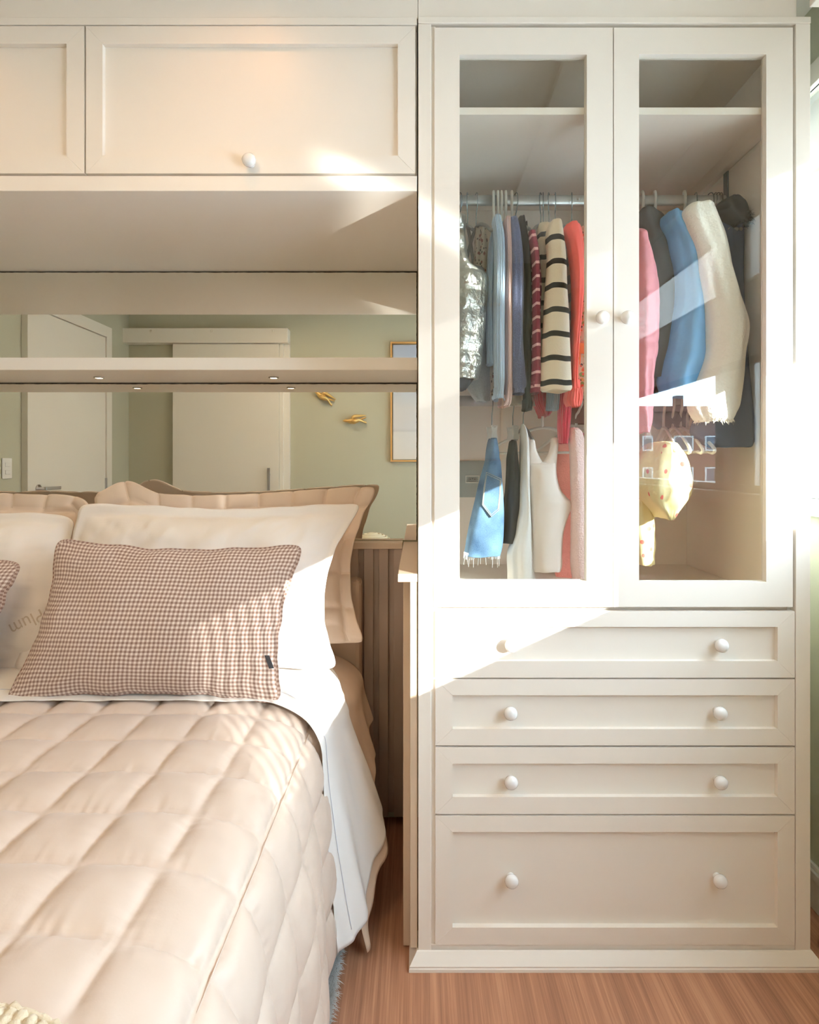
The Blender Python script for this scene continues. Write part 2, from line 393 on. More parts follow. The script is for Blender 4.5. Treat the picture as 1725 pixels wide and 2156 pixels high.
# ------------------------------------------------------------------ wardrobe
wr = thing('wardrobe', 'tall off-white wardrobe with two glazed doors above four drawers', 'wardrobe', (0.48, YF, 0))
wx0, wx1 = 0.001, X(1707, YF)
cz0 = Z(1284, YF); ctop = Z(36, YF)
yb0 = YM-0.002
box('side_panel', wx0, X(908, YF), YF, YF+0.022, 0.032, Z(50, YF), m_lacq, wr)
box('side_panel', wx0, wx0+0.018, YF+0.022, yb0, 0.0, ctop-0.001, m_lacq, wr)
box('filler_strip', X(908, YF), X(917.5, YF), YF+0.007, YF+0.022, 0.032, Z(52, YF), m_lacq, wr, bevel=0)
box('filler_strip', X(1669, YF), X(1676, YF), YF+0.0205, YF+0.0225, 0.032, Z(52, YF), m_lacq, wr, bevel=0)
box('side_panel', X(1676, YF), wx1, YF, YF+0.022, 0.032, Z(50, YF), m_lacq, wr)
box('side_panel', wx1-0.018, wx1, YF+0.022, yb0, 0.0, ctop-0.001, m_lacq, wr)
ix1 = X(1676, YF)
box('liner', ix1-0.002, wx1-0.018, YF+0.0225, yb0-0.02, 0.03, ctop-0.02, m_inner, wr, bevel=0)
box('liner', wx0+0.018, wx0+0.033, YF+0.0225, yb0-0.02, 0.03, ctop-0.02, m_inner, wr, bevel=0)
box('top_panel', wx0, wx1, YF-0.002, YF+0.022, Z(50, YF)+0.0005, ctop, m_lacq, wr)
box('top_panel', wx0+0.018, wx1-0.018, YF+0.023, yb0, ctop-0.02, ctop-0.001, m_inner, wr, bevel=0)
box('back_panel', wx0+0.018, wx1-0.018, yb0-0.019, yb0-0.001, 0.03, ctop-0.021, m_inner, wr, bevel=0)
box('bottom_panel', wx0+0.034, ix1-0.003, YF+0.024, yb0-0.02, 0.864, 0.882, m_inner, wr, bevel=0.001)
box('drawer_case', wx0+0.034, ix1-0.003, YF+0.03, yb0-0.03, 0.036, 0.86, m_inner, wr, bevel=0)
box('shelf', wx0+0.034, ix1-0.003, YF+0.024, yb0-0.02, 2.097, 2.115, m_inner, wr, bevel=0.001)
box('base_rail', wx0+0.03, ix1, YF+0.003, YF+0.022, 0.03, Z(1991, YF), m_lacq, wr)
# doors
for (a0, a1, g0, g1, gt, gb, kx) in ((915, 1291, 968, 1236, 115, 1223.5, 1270), (1293, 1670, 1346, 1614, 114, 1225.5, 1323)):
    d = ring_frame('door', X(a0, YF), X(a1, YF), Z(1278, YF), Z(58, YF), X(g0, YF), X(g1, YF), Z(gb, YF), Z(gt, YF), YF, YF+0.02, m_lacq, wr)
    box('glass_pane', X(g0, YF)-0.006, X(g1, YF)+0.006, YF+0.0125, YF+0.0155, Z(gb, YF)-0.006, Z(gt, YF)+0.006, m_glass, d, bevel=0)
    knob(kx, 668, d)
    k = 1 if kx < 1300 else -1
# cut visible rebate lip: a slim frame behind each glass
    xx0, xx1 = X(g0, YF), X(g1, YF)
    ring_frame('glazing_bead', xx0-0.004, xx1+0.004, Z(gb, YF)-0.004, Z(gt, YF)+0.004, xx0+0.001, xx1-0.001, Z(gb, YF)+0.001, Z(gt, YF)-0.001, YF+0.0158, YF+0.0198, m_lacq, d, bevel=0.0005)
for (py0, py1, i0, i1, kxs, ky) in ((1287, 1427, 1320, 1392, (1078, 1521), 1360), (1430.5, 1569.5, 1464, 1535, (1076, 1518), 1503),
                                     (1574, 1714, 1608, 1678, (1077, 1519), 1649), (1718, 1989, 1752, 1953, (1078, 1518), 1857)):
    d = mitred('drawer', 917, 1674, py0, py1, 953, 1638, i0, i1, wr)
    for kx in kxs: knob(kx, ky, d, Y=YF+0.013 if True else YF)
# hinge plates inside right
for zz in (Z(1180, 1.50), Z(185, 1.50)):
    boxes('hinge', [(ix1-0.006, ix1-0.002, 1.475, 1.520, zz-0.012, zz+0.012), (ix1-0.012, ix1-0.006, 1.485, 1.505, zz-0.006, zz+0.006)], m_chrome, wr, bevel=0.001)
# plinth moulding
def plinth():
    prof = [(0.0, 0.0), (-0.022, 0.0), (-0.022, 0.007), (-0.020, 0.010), (-0.0205, 0.013), (-0.003, 0.036), (0.0, 0.037)]  # (outward, z)
    path = [(wx0-0.0005, YF+0.06, (-1, 0)), (wx0-0.0005, YF, (-1, -1)), (wx1+0.0005, YF, (1, -1)), (wx1+0.0005, YF+0.45, (1, 0))]
    vs_, fs = [], []
    for (x_, y_, d) in path:
        for (o_, z_) in prof: vs_.append((x_-o_*d[0], y_-o_*d[1], z_))
    n = len(prof)
    for i in range(3):
        for k in range(n): fs.append((i*n+k, i*n+(k+1) % n, (i+1)*n+(k+1) % n, (i+1)*n+k))
    fs += [tuple(range(n)), tuple(3*n+k for k in range(n))[::-1]]
    mk('plinth', vs_, fs, m_lacq, wr, smooth=False)
plinth()
# clothes rails
RY, R1, R2 = 1.75, 2.028, 1.429
def oval_bar(name, x0, x1, z, parent, rz=0.016, ry=0.0075):
    n = 20; vs_, fs = [], []
    for xx in (x0, x1):
        for k in range(n):
            a = 2*math.pi*k/n; vs_.append((xx, RY+ry*math.cos(a), z+rz*math.sin(a)))
    for k in range(n): fs.append((k, (k+1) % n, n+(k+1) % n, n+k))
    fs += [tuple(range(n)), tuple(range(n, 2*n))[::-1]]
    return mk(name, vs_, fs, m_alu, parent)
oval_bar('clothes_rail', wx0+0.034, ix1-0.0065, R1-0.014, wr)
oval_bar('clothes_rail', wx0+0.034, 0.86, R2-0.014, wr)
box('rail_bracket', ix1-0.0065, ix1-0.002, RY-0.012, RY+0.012, R1-0.04, R1+0.07, M('bracket_steel', (120, 132, 140), rough=0.35, metal=0.8), wr, bevel=0.001)
lathe('rail_screw', [(0.006, 0), (0.006, 0.002), (0.003, 0.004)], (X(1219, RY-0.008), RY-0.0075, R1-0.012), (0, -1, 0), m_alu, wr, n=14)
# socket in the wardrobe back
so = thing('power_socket', 'small white three-pin wall socket low behind the denim skirt', 'socket', P(995, 1009, 2.01))
sy = yb0-0.021
c = P(995, 1009, sy)
box('backing_plate', X(955, sy), X(1052, sy), sy-0.0015, sy+0.0005, Z(1047, sy), Z(970, sy), M('plate_grey', (176, 184, 182), rough=0.4), so, bevel=0)
ring_frame('socket_frame', c.x-0.024, c.x+0.024, c.z-0.0125, c.z+0.0125, c.x-0.021, c.x+0.021, c.z-0.0095, c.z+0.0095, sy-0.006, sy-0.0016, m_wplastic, so, bevel=0.0006)
bm = bmesh.new(); prism(bm, [(c.x-0.018, c.z), (c.x-0.012, c.z+0.007), (c.x+0.012, c.z+0.007), (c.x+0.018, c.z), (c.x+0.012, c.z-0.007), (c.x-0.012, c.z-0.007)], sy-0.0045, sy-0.0016)
bm_obj('socket_face', bm, m_gplastic, so)
for k in (-1, 0, 1): lathe('pin_hole', [(0.0016, 0), (0.0014, 0.0006)], (c.x+k*0.008, sy-0.0044, c.z+(0.002 if k == 0 else 0)), (0, -1, 0), M('black_hole', (20, 20, 20)), so, n=10)
# ------------------------------------------------------------------ overhead cabinet
oc = thing('overhead_cabinet', 'off-white overhead cabinet with framed lift-up doors above the mirror', 'cabinet', (-1.19, YF, Z(402, YF)))
ocx0, ocx1 = XL+0.001, -0.002
oz0, oz1 = Z(402, YF), ctop
box('bottom_panel', ocx0, ocx1, YF+0.0, YM-0.001, oz0, Z(370, YF), m_lacq, oc)
box('top_panel', ocx0, ocx1, YF, YM-0.001, Z(52, YF), oz1, m_lacq, oc)
box('back_panel', ocx0, ocx1, YF+0.024, YM-0.001, Z(370, YF)+0.001, Z(52, YF)-0.001, m_inner, oc, bevel=0)
pitch = 698/860
for k in range(3):
    o = -k*698
    p0 = 181+o if k < 2 else (ocx0+0.003)*860+880
    d = mitred('door', p0, 875+o, 55, 365, p0+35, 838+o, 92, 328, oc)
    knob(524+o, 336, d)
struct(box('trim_3', XL, 0.0, YF+0.006, YF+0.03, ctop+0.001, ZC, m_lacq, bevel=0.0008))
struct(box('trim_4', 0.001, X(1681, YF), YF+0.006, YF+0.03, ctop+0.001, ZC, m_lacq, bevel=0.0008))
# ------------------------------------------------------------------ mirror and its shelf
zled = Z(976-170*1.0+0, YM)
sz0, sz1 = 1.5085, 1.5457
mt = oz0-0.002; mb = 0.962
mir = thing('wall_mirror', 'wide frameless mirror on the wall between headboard and overhead cabinet', 'mirror', (-1.19, YM-0.003, mb))
box('mirror_glass', XL+0.002, -0.0045, YM-0.004, YM-0.0005, sz1+0.001, mt-0.003, m_mirror, mir, bevel=0)
box('mirror_glass', XL+0.002, -0.0045, YM-0.004, YM-0.0005, mb+0.001, sz0-0.004, m_mirror, mir, bevel=0)
def rough_strip(name, x0, x1, z0, z1, vertical=False):
    vs_, fs = [], []; n = 260
    for i in range(n+1):
        t = i/n; j = abs(noise.noise(Vector((t*90, z0*7, x0))))*0.003
        if vertical: z = z0+(z1-z0)*t; vs_ += [(x1, YM-0.0046, z), (x0-j*0.6, YM-0.0046, z)]
        else: xx = x0+(x1-x0)*t; vs_ += [(xx, YM-0.0046, z1), (xx, YM-0.0046, z0-j*0.6)]
    for i in range(n): fs.append((2*i, 2*i+1, 2*i+3, 2*i+2))
    o = mk(name, vs_, fs, m_mirredge, mir, smooth=False); md = o.modifiers.new('s', 'SOLIDIFY'); md.thickness = 0.0006
rough_strip('worn_edge', XL+0.002, -0.004, mt-0.003, mt)
rough_strip('worn_edge', XL+0.002, -0.004, sz0-0.005, sz0-0.0006)
rough_strip('worn_edge', -0.0042, -0.002, mb, mt, True)
sh = thing('wall_shelf', 'long beige shelf with recessed spotlights crossing the mirror', 'shelf', (-1.19, 1.89, sz0))
box('board', XL+0.001, -0.002, YM-0.279, YM-0.0052, sz0, sz1, m_lacq, sh, bevel=0.001)
m_led = M('led_glow', (255, 225, 180), rough=0.5, emit=((255, 222, 170), 14.0))
ly = 1.9
for px in (208.7-367*2, 208.7-367, 208.7, 576.4):
    # y of the lamp from the depth of the shelf underside
    Yl = (H-sz0)*F/(VY-794)*1.0; Yl = abs(Yl); lx = X(px, Yl)
    lathe('spotlight', [(0.016, 0.0), (0.0165, 0.003), (0.013, 0.0045), (0.0125, 0.0025)], (lx, Yl, sz0), (0, 0, -1), m_chrome, sh, n=24)
    add_light('spotlight_light', 'SPOT', (lx, Yl, sz0-0.008), 1.1, (1.0, 0.78, 0.50), (0, 0, -1), spot_size=2.2, spot_blend=0.8, shadow_soft_size=0.012)
    lathe('spotlight_lens', [(0.0118, 0.0), (0.0112, 0.0035), (0.004, 0.004)], (lx, Yl, sz0), (0, 0, -1), m_led, sh, n=20)
# ------------------------------------------------------------------ headboard wall panel, filler shelf
hb = thing('slatted_headboard', 'taupe slatted wooden headboard panel under the mirror', 'headboard', (-1.2, 1.98, 0.03))
box('top_cap', XL+0.002, -0.052, 1.972, YM-0.0005, 0.940, 0.961, m_beige, hb)
box('back_board', XL+0.002, -0.04, 1.992, YM-0.001, 0.042, 0.9395, m_slat, hb, bevel=0)
k = 0; xs = X(849, 1.978)
while xs > XL+0.04:
    box('slat', xs-0.031, xs, 1.976, 1.9915, 0.036, 0.9395, m_slat, hb, bevel=0.001)
    xs -= 0.0505; k += 1
fs_ = thing('filler_shelf', 'narrow beige shelf and upright between headboard and wardrobe', 'shelf', (-0.025, 1.47, 0))
box('shelf_top', -0.049, -0.001, 1.437, YM-0.006, 0.937, 0.957, m_beige, fs_)
box('upright', -0.037, -0.0195, 1.484, 1.9, 0.006, 0.9365, m_beige, fs_)
box('upright', -0.0190, -0.001, 1.4395, 1.9, 0.0375, 0.9365, m_beige, fs_)
# ------------------------------------------------------------------ reflected part of the room
V = 2*YM-YB; q = V/F
def BX(px): return (px-VX)*q
def BZ(py): return H-(py-VY)*q
y0 = YB
d1 = struct(bpy.data.objects.new('door_1', None)); COL.objects.link(d1); d1.location = (BX(480), y0, 0)
box('door_leaf', BX(372), BX(592), y0+0.035, y0+0.07, 0.01, BZ(728), m_door, d1)
boxes('door_casing', [(BX(599), BX(612), y0+0.001, y0+0.03, 0, BZ(722)), (BX(592.5), BX(600), y0+0.001, y0+0.055, 0, BZ(722))], m_door, d1)
box('rail_cover', BX(228)+0.004, BX(612), y0+0.001, y0+0.10, BZ(727), BZ(697), m_door, d1, bevel=0.004)
for px in (330, 455, 582): lathe('screw', [(0.010, 0), (0.009, 0.002), (0.002, 0.003)], (BX(px), y0+0.10, BZ(703)), (0, 1, 0), m_door, d1, n=12)
boxes('door_handle', [(BX(570), BX(575.5), y0+0.095, y0+0.105, 0.93, BZ(985)), (BX(571), BX(574.5), y0+0.07, y0+0.096, 1.13, 1.145), (BX(571), BX(574.5), y0+0.07, y0+0.096, 0.96, 0.975)], m_chrome, d1)
# swing door on the left wall
dy1 = 2*YM-(2.375*F/822); dy0 = YB+0.05
dy1 = 2*YM-2.375*F/822.0; dyh = 2*YM-2.375*F/665.0
d2 = struct(bpy.data.objects.new('door_2', None)); COL.objects.link(d2); d2.location = (XL, 0, 0)
ztop = H+(976-711)/665.0*2.375
box('door_leaf', XL+0.002, XL+0.03, dyh, dy1, 0.01, ztop, m_door, d2)
boxes('door_casing', [(XL+0.001, XL+0.04, dy1+0.003, dy1+0.05, 0, ztop+0.085), (XL+0.001, XL+0.04, dyh-0.075, dyh-0.003, 0, ztop+0.085), (XL+0.001, XL+0.04, dyh-0.003, dy1+0.003, ztop+0.004, ztop+0.085)], m_door, d2)
hy = 2*YM-2.34*F/796.0
lathe('door_handle', [(0.026, 0), (0.026, 0.006), (0.011, 0.008), (0.010, 0.05)], (XL+0.03, hy, 1.072), (1, 0, 0), m_chrome, d2)
box('door_handle', XL+0.07, XL+0.088, hy-0.14, hy+0.01, 1.062, 1.084, m_chrome, d2, bevel=0.003)
box('hinge', XL+0.03, XL+0.042, dyh-0.006, dyh+0.01, 1.02, 1.12, m_chrome, d2, bevel=0.002)
sw = thing('light_switch', 'white two-gang light switch on the green wall beside the white door', 'switch', (XL, 0.62, 1.20))
ys = 2*YM-2.375*F/865.0
box('switch_plate', XL+0.0005, XL+0.008, ys-0.04, ys+0.04, 1.205-0.065, 1.205+0.055, m_wplastic, sw, bevel=0.004)
for zz in (1.222, 1.178): box('switch_button', XL+0.008, XL+0.012, ys-0.02, ys+0.02, zz-0.012, zz+0.012, m_wplastic, sw, bevel=0.002)
# framed print
pf = thing('framed_print', 'thin gold framed pale sea print on the green wall, reflected at the mirror edge', 'picture', (0.1, YB, BZ(972)))
fx0_, fx1_, fz0, fz1 = BX(823), BX(823)+0.75, BZ(972), BZ(722)
ring_frame('frame', fx0_, fx1_, fz0, fz1, fx0_+0.012, fx1_-0.012, fz0+0.012, fz1-0.012, YB+0.001, YB+0.035, M('gold_wood', (200, 150, 84), rough=0.4, metal=0.3), pf)
m_print = M('print_sky', (190, 200, 208), rough=0.6); nt, b = nodes_of(m_print)
tcn = nt.nodes.new('ShaderNodeTexCoord'); sp = nt.nodes.new('ShaderNodeSeparateXYZ'); nt.links.new(tcn.outputs['Generated'], sp.inputs[0])
cr = nt.nodes.new('ShaderNodeValToRGB'); nt.links.new(sp.outputs[2], cr.inputs[0]); nt.links.new(cr.outputs[0], b.inputs['Base Color'])
e = cr.color_ramp.elements; e[0].color = lin((226, 224, 218)); e[1].color = lin((178, 190, 212))
for p_, c_ in ((0.235, (222, 222, 220)), (0.245, (205, 205, 205)), (0.27, (215, 215, 216)), (0.45, (212, 212, 212)), (0.65, (190, 202, 214))): k = e.new(p_); k.color = lin(c_)
box('print', fx0_+0.02, fx1_-0.02, YB+0.004, YB+0.012, fz0+0.02, fz1-0.02, m_print, pf, bevel=0)
# golden swallows
m_gold = M('gold_leaf', (206, 170, 104), rough=0.4, metal=0.7)
def bird(px, py, label, rot, mirror=1):
    c = Vector((BX(px), YB, BZ(py)))
    o = thing('wall_bird', label, 'ornament', c, 'golden swallows on the green wall')
    def tr(p): 
        a = math.radians(rot); x_, z_ = p[0], p[2]*mirror
        return c+Vector((x_*math.cos(a)-z_*math.sin(a), p[1], x_*math.sin(a)+z_*math.cos(a)))
    body = [(-0.095, 0.03, 0.004), (-0.085, 0.034, 0.004), (-0.07, 0.037, 0.003), (-0.055, 0.035, 0), (-0.03, 0.036, -0.004), (0.0, 0.034, -0.006), (0.03, 0.03, -0.003), (0.05, 0.026, 0)]
    v, f = tube_data([tr(p) for p in body], [0.0015, 0.007, 0.014, 0.012, 0.022, 0.024, 0.016, 0.006], 14)
    mk('body', v, f, m_gold, o)
    for s in (1, -1):
        v, f = tube_data([tr(p) for p in smooth_path([(0.04, 0.026, 0.0), (0.07, 0.024, 0.012*s), (0.10, 0.022, 0.02*s)], 4)], [0.009, 0.009, 0.008, 0.008, 0.007, 0.006, 0.005, 0.004, 0.002], 8); mk('tail', v, f, m_gold, o)
    for zz, yy in ((0.03, 0.03), (-0.012, 0.055)):
        w = smooth_path([(-0.02, 0.04, zz*0.2), (0.0, yy+0.01, zz*1.0), (0.04, yy, zz*0.8+0.01), (0.10, 0.02, 0.035 if zz > 0 else -0.03)], 4)
        v, f = tube_data([tr(p) for p in w], [0.010+0.008*math.sin(math.pi*i/12)-0.008*i/12 for i in range(len(w))], 10); mk('wing', v, f, m_gold, o)
bird(682, 836, 'gold swallow ornament nearest the sliding door, its top cut off by the shelf', -32)
bird(747, 886, 'gold swallow ornament flying level beside the framed print', 4)
# woven rope chair back / hamper far behind the bed, seen over the pillow in the mirror
hp = thing('rope_hamper', 'cream woven rope hamper with a domed lid reflected behind the right pillow', 'basket', (BX(785), YB+0.25, 0))
hq = (2*YM-(YB+0.25))/F
hx = (785-VX)*hq; hz = H-(1121-VY)*hq
m_rope = M('cotton_rope', (224, 212, 184), rough=0.9, bump=(220, 0.6, 0.002))
parts = []
nr = 34
for i in range(nr):
    z = 0.012+i*0.0205
    if z > hz-0.1: break
    parts.append(tube_data([(hx+0.15*math.cos(a*math.pi/16), YB+0.25+0.15*math.sin(a*math.pi/16), z) for a in range(32)], 0.0115, 6, True))
v, f = join_data(parts); mk('basket_wall', v, f, m_rope, hp)
z = hz-0.1; parts = []
for i in range(8):
    a_ = i/8*math.pi/2; r_ = 0.155*math.cos(a_); zz = z+0.1*math.sin(a_)-0.01
    if r_ > 0.02: parts.append(tube_data([(hx+r_*math.cos(a*math.pi/16), YB+0.25+r_*math.sin(a*math.pi/16), zz) for a in range(32)], 0.0125, 6, True))
v, f = join_data(parts); mk('lid', v, f, m_rope, hp)
# unseen ceiling panel added as a fill lamp to lift the ambient, and warm spots
cl = thing('fill_lamp', 'square white fill lamp added on the ceiling over the bed foot, out of view', 'lamp', (-0.75, 0.25, ZC))
box('fill_lamp_housing', -1.0, -0.5, 0.0, 0.5, ZC-0.07, ZC-0.0005, m_wplastic, cl, bevel=0.004)
box('fill_lamp_diffuser', -0.98, -0.52, 0.02, 0.48, ZC-0.076, ZC-0.0705, M('opal_glow', (255, 244, 228), rough=0.4, emit=((255, 226, 190), 4.0)), cl, bevel=0.002)
add_light('fill_lamp_light', 'AREA', (-0.75, 0.25, ZC-0.085), 6.0, (1.0, 0.70, 0.42), (0, 0, -1), shape='SQUARE', size=0.45)  # soft warm fill for the whole room, from the added panel
for lx_, lb_ in ((X(450, 1.25), 'small round recessed downlight in front of the right overhead door'), (X(450, 1.25)-0.9, 'added unseen downlight that warms the left overhead doors')):  # the left one is unseen, added for extra warmth on the cabinets
    dl = thing('downlight', lb_, 'lamp', (lx_, 1.12, ZC), 'ceiling downlights')
    lathe('downlight_ring', [(0.045, 0), (0.045, 0.004), (0.036, 0.006), (0.034, 0.002)], (lx_, 1.12, ZC), (0, 0, -1), m_wplastic, dl)
    lathe('downlight_lens', [(0.033, 0), (0.03, 0.0015)], (lx_, 1.12, ZC), (0, 0, -1), m_led, dl)
for lx_ in (X(450, 1.25), X(450, 1.25)-0.9): add_light('downlight_light', 'SPOT', (lx_, 1.12, ZC-0.012), 4.4, (1.0, 0.48, 0.19), (0.0, 0.12, -1), spot_size=2.3, spot_blend=1.0, shadow_soft_size=0.03)
# ------------------------------------------------------------------ clothes
def ease(t): return t*t*(3-2*t)
def loft_data(secs, hy, rows=36, n=30, wr=0.06, k=5, seed=0, hollow=True, Y=1.58, puff=None, top_round=True):
    """secs: (py, px_left, px_right[, Y]) read at depth Y; returns verts, faces, uvs"""
    s = []
    for q_ in secs:
        yy = q_[3] if len(q_) > 3 else Y
        s.append(Vector((X(q_[1], yy), X(q_[2], yy), Z(q_[0], yy), yy)))
    pts = []
    m = max(2, rows//(len(s)-1))
    for i in range(len(s)-1):
        p0, p1, p2, p3 = s[max(i-1, 0)], s[i], s[i+1], s[min(i+2, len(s)-1)]
        for j in range(m):
            t = j/m
            pts.append(0.5*((2*p1)+(p2-p0)*t+(2*p0-5*p1+4*p2-p3)*t*t+(3*p1-p0-3*p2+p3)*t**3))
    pts.append(s[-1])
    if top_round:
        p = pts[0]; hxx = (p[1]-p[0])/2; c0 = (p[1]+p[0])/2
        pts[0] = Vector((c0-hxx*0.9, c0+hxx*0.9, p[2]-0.004, p[3])); pts.insert(0, Vector((c0-hxx*0.55, c0+hxx*0.55, p[2], p[3])))
    V_, F_, U_ = [], [], []; dist = 0; prev = None
    rng = random.Random(seed)
    ph = rng.uniform(0, 6); per = 2*math.pi*max(0.5*(pts[len(pts)//2][1]-pts[len(pts)//2][0]), 0.01)*0.8+2*hy
    L = len(pts)
    for i, p in enumerate(pts):
        xc = (p[0]+p[1])/2; hx = max((p[1]-p[0])/2, 0.002)
        c_ = Vector((xc, p[3], p[2]))
        if prev is not None: dist += (c_-prev).length
        prev = c_; t = i/(L-1)
        hh = hy*(min(1.0, 0.25+t*9) if top_round else 1.0)
        pf = 1.0
        if puff: pf = 1+puff[1]*(abs(math.sin(math.pi*dist/puff[0]))**0.5-0.6)
        for a in range(n+1):
            th = 2*math.pi*a/n
            r_ = 1+1.5*wr*math.sin(k*th+ph+1.2*math.sin(5*t+seed))+0.7*wr*math.sin((2*k+1)*th+ph*2+0.8*math.sin(9*t))+wr*1.2*noise.noise(Vector((math.cos(th)*1.6+seed, math.sin(th)*1.6, t*9)))
            cs, sn = math.cos(th), math.sin(th)
            x_ = xc+hx*math.copysign(abs(cs)**0.85, cs)*(1+0.5*(r_-1))
            y_ = p[3]+hh*math.copysign(abs(sn)**0.85, sn)*r_*pf
            x_ = min(max(x_, 0.037), 0.917)
            V_.append((x_, y_, p[2]+0.004*noise.noise(Vector((x_*30, y_*30, seed)))))
            U_.append((a/n*per, dist))
    w = n+1
    for i in range(L-1):
        for a in range(n): F_.append((i*w+a, i*w+a+1, (i+1)*w+a+1, (i+1)*w+a))
    F_.append(tuple(range(n))[::-1] if False else tuple(range(n)))
    if hollow:
        b0 = (L-1)*w; p = pts[-1]; xc = (p[0]+p[1])/2
        for sc, up in ((0.90, 0.0), (0.86, 0.03)):
            for a in range(n+1):
                v = V_[b0+a]; V_.append((xc+(v[0]-xc)*sc, p[3]+(v[1]-p[3])*sc, v[2]+up)); U_.append(U_[b0+a])
        for r_ in range(2):
            k0 = b0+r_*w
            if r_ == 1: k0 = b0+w
            k1 = b0+(r_+1)*w
            for a in range(n): F_.append((k0+a, k0+a+1, k1+a+1, k1+a))
        F_.append(tuple(b0+2*w+a for a in range(n))[::-1])
    else: F_.append(tuple((L-1)*w+a for a in range(n))[::-1])
    return V_, F_, U_
def slab_data(px, py0, py1, Y=1.80, hx=0.011, hy=0.13, seed=0):
    xw = hx*F/Y; py0 += 34
    return loft_data([(py0, px-xw*0.8, px+xw*0.8), (py0+18, px-xw, px+xw), ((py0+py1)/2, px-xw, px+xw), (py1, px-xw*1.2, px+xw*1.2)], hy, rows=16, n=36, wr=0.03, seed=seed, Y=Y)
def garment(label, cat, pieces, mat, name='garment', z=None):
    V_, F_, U_, MI = [], [], [], []
    for p in pieces:
        mi = p[3] if len(p) > 3 else 0
        k0 = len(V_); V_ += p[0]; U_ += p[2]; F_ += [tuple(i+k0 for i in f) for f in p[1]]; MI += [mi]*len(p[1])
    o = mk(name, V_, F_, mat, None, True, U_, MI)
    if cat: tag(o, label, cat)
    return o
def mi(d, i): return (d[0], d[1], d[2], i)
def hanger(px, rail, kind, rot, label, group, x=None, drop=0.0, w=0.66):
    rc = rail-0.014; x0_ = X(px, RY) if x is None else x
    r_ = 0.0016 if kind in ('wire', 'clip') else 0.0042
    mt_h = m_wire if kind in ('wire', 'clip') else m_wplastic
    o = thing('clothes_hanger', label, 'hanger', (x0_, RY, rc), group)
    hk = []
    R_ = 0.0175+r_
    for i in range(15):
        a = math.radians(-20+200*i/14); hk.append((-R_*0.0, -R_*math.cos(a)*-1, R_*1.2*math.sin(a)))
    hk = [(0, R_*math.cos(math.radians(-20+200*i/14)), R_*1.15*math.sin(math.radians(-20+200*i/14))) for i in range(15)]
    hk += [(0, -R_, -0.012), (0, -0.010, -0.032), (0, 0, -0.045), (0, 0, -0.080-drop)]
    mr = Matrix.Translation((x0_, RY, rc)) @ Matrix.Rotation(math.radians(rot), 4, 'Z')
    tube('hook', [mr @ Vector(p) for p in smooth_path(hk, 3)], r_, mt_h, o, n=7)
    zz = -0.080-drop
    if kind == 'clip':
        tube('bar', [mr @ Vector((0, y_, zz)) for y_ in (-0.055, 0.055)], 0.003, m_wplastic, o)
        for y_ in (-0.045, 0.045):
            bm = bmesh.new(); prism(bm, [(-0.009, zz+0.004), (0.009, zz+0.004), (0.006, zz-0.018), (0.009, zz-0.036), (-0.009, zz-0.036), (-0.006, zz-0.018)], y_-0.005, y_+0.005)
            c_ = bm_obj('clip', bm, m_wplastic, o, bevel=0.0012); c_.data.transform(mr)
    elif kind == 'wire':
        arms = smooth_path([(0, -0.19*w, zz-0.085*w), (0, -0.10*w, zz-0.032*w), (0, 0, zz), (0, 0.10*w, zz-0.032*w), (0, 0.19*w, zz-0.085*w)], 5)
        v, f = tube_data([mr @ Vector(p) for p in arms], 0.0052, 8); mk('arms', v, f, m_gplastic, o)
    else:
        arms = smooth_path([(0, -0.155*w, zz-0.075), (0, -0.185*w, zz-0.078), (0, -0.19*w, zz-0.066), (0, -0.10*w, zz-0.026), (0, 0, zz), (0, 0.10*w, zz-0.026), (0, 0.19*w, zz-0.066), (0, 0.185*w, zz-0.078), (0, 0.155*w, zz-0.075)], 5)
        v, f = tube_data([mr @ Vector(p) for p in arms], 0.0045, 8)
        v2, f2 = tube_data([mr @ Vector(p) for p in ((0, -0.155*w, zz-0.075), (0, 0.155*w, zz-0.075))], 0.0038, 8)
        v, f = join_data([(v, f), (v2, f2)]); mk('arms', v, f, m_wplastic, o)
    return o
UG = 'hangers on the upper rail'; LG = 'hangers on the lower rail'
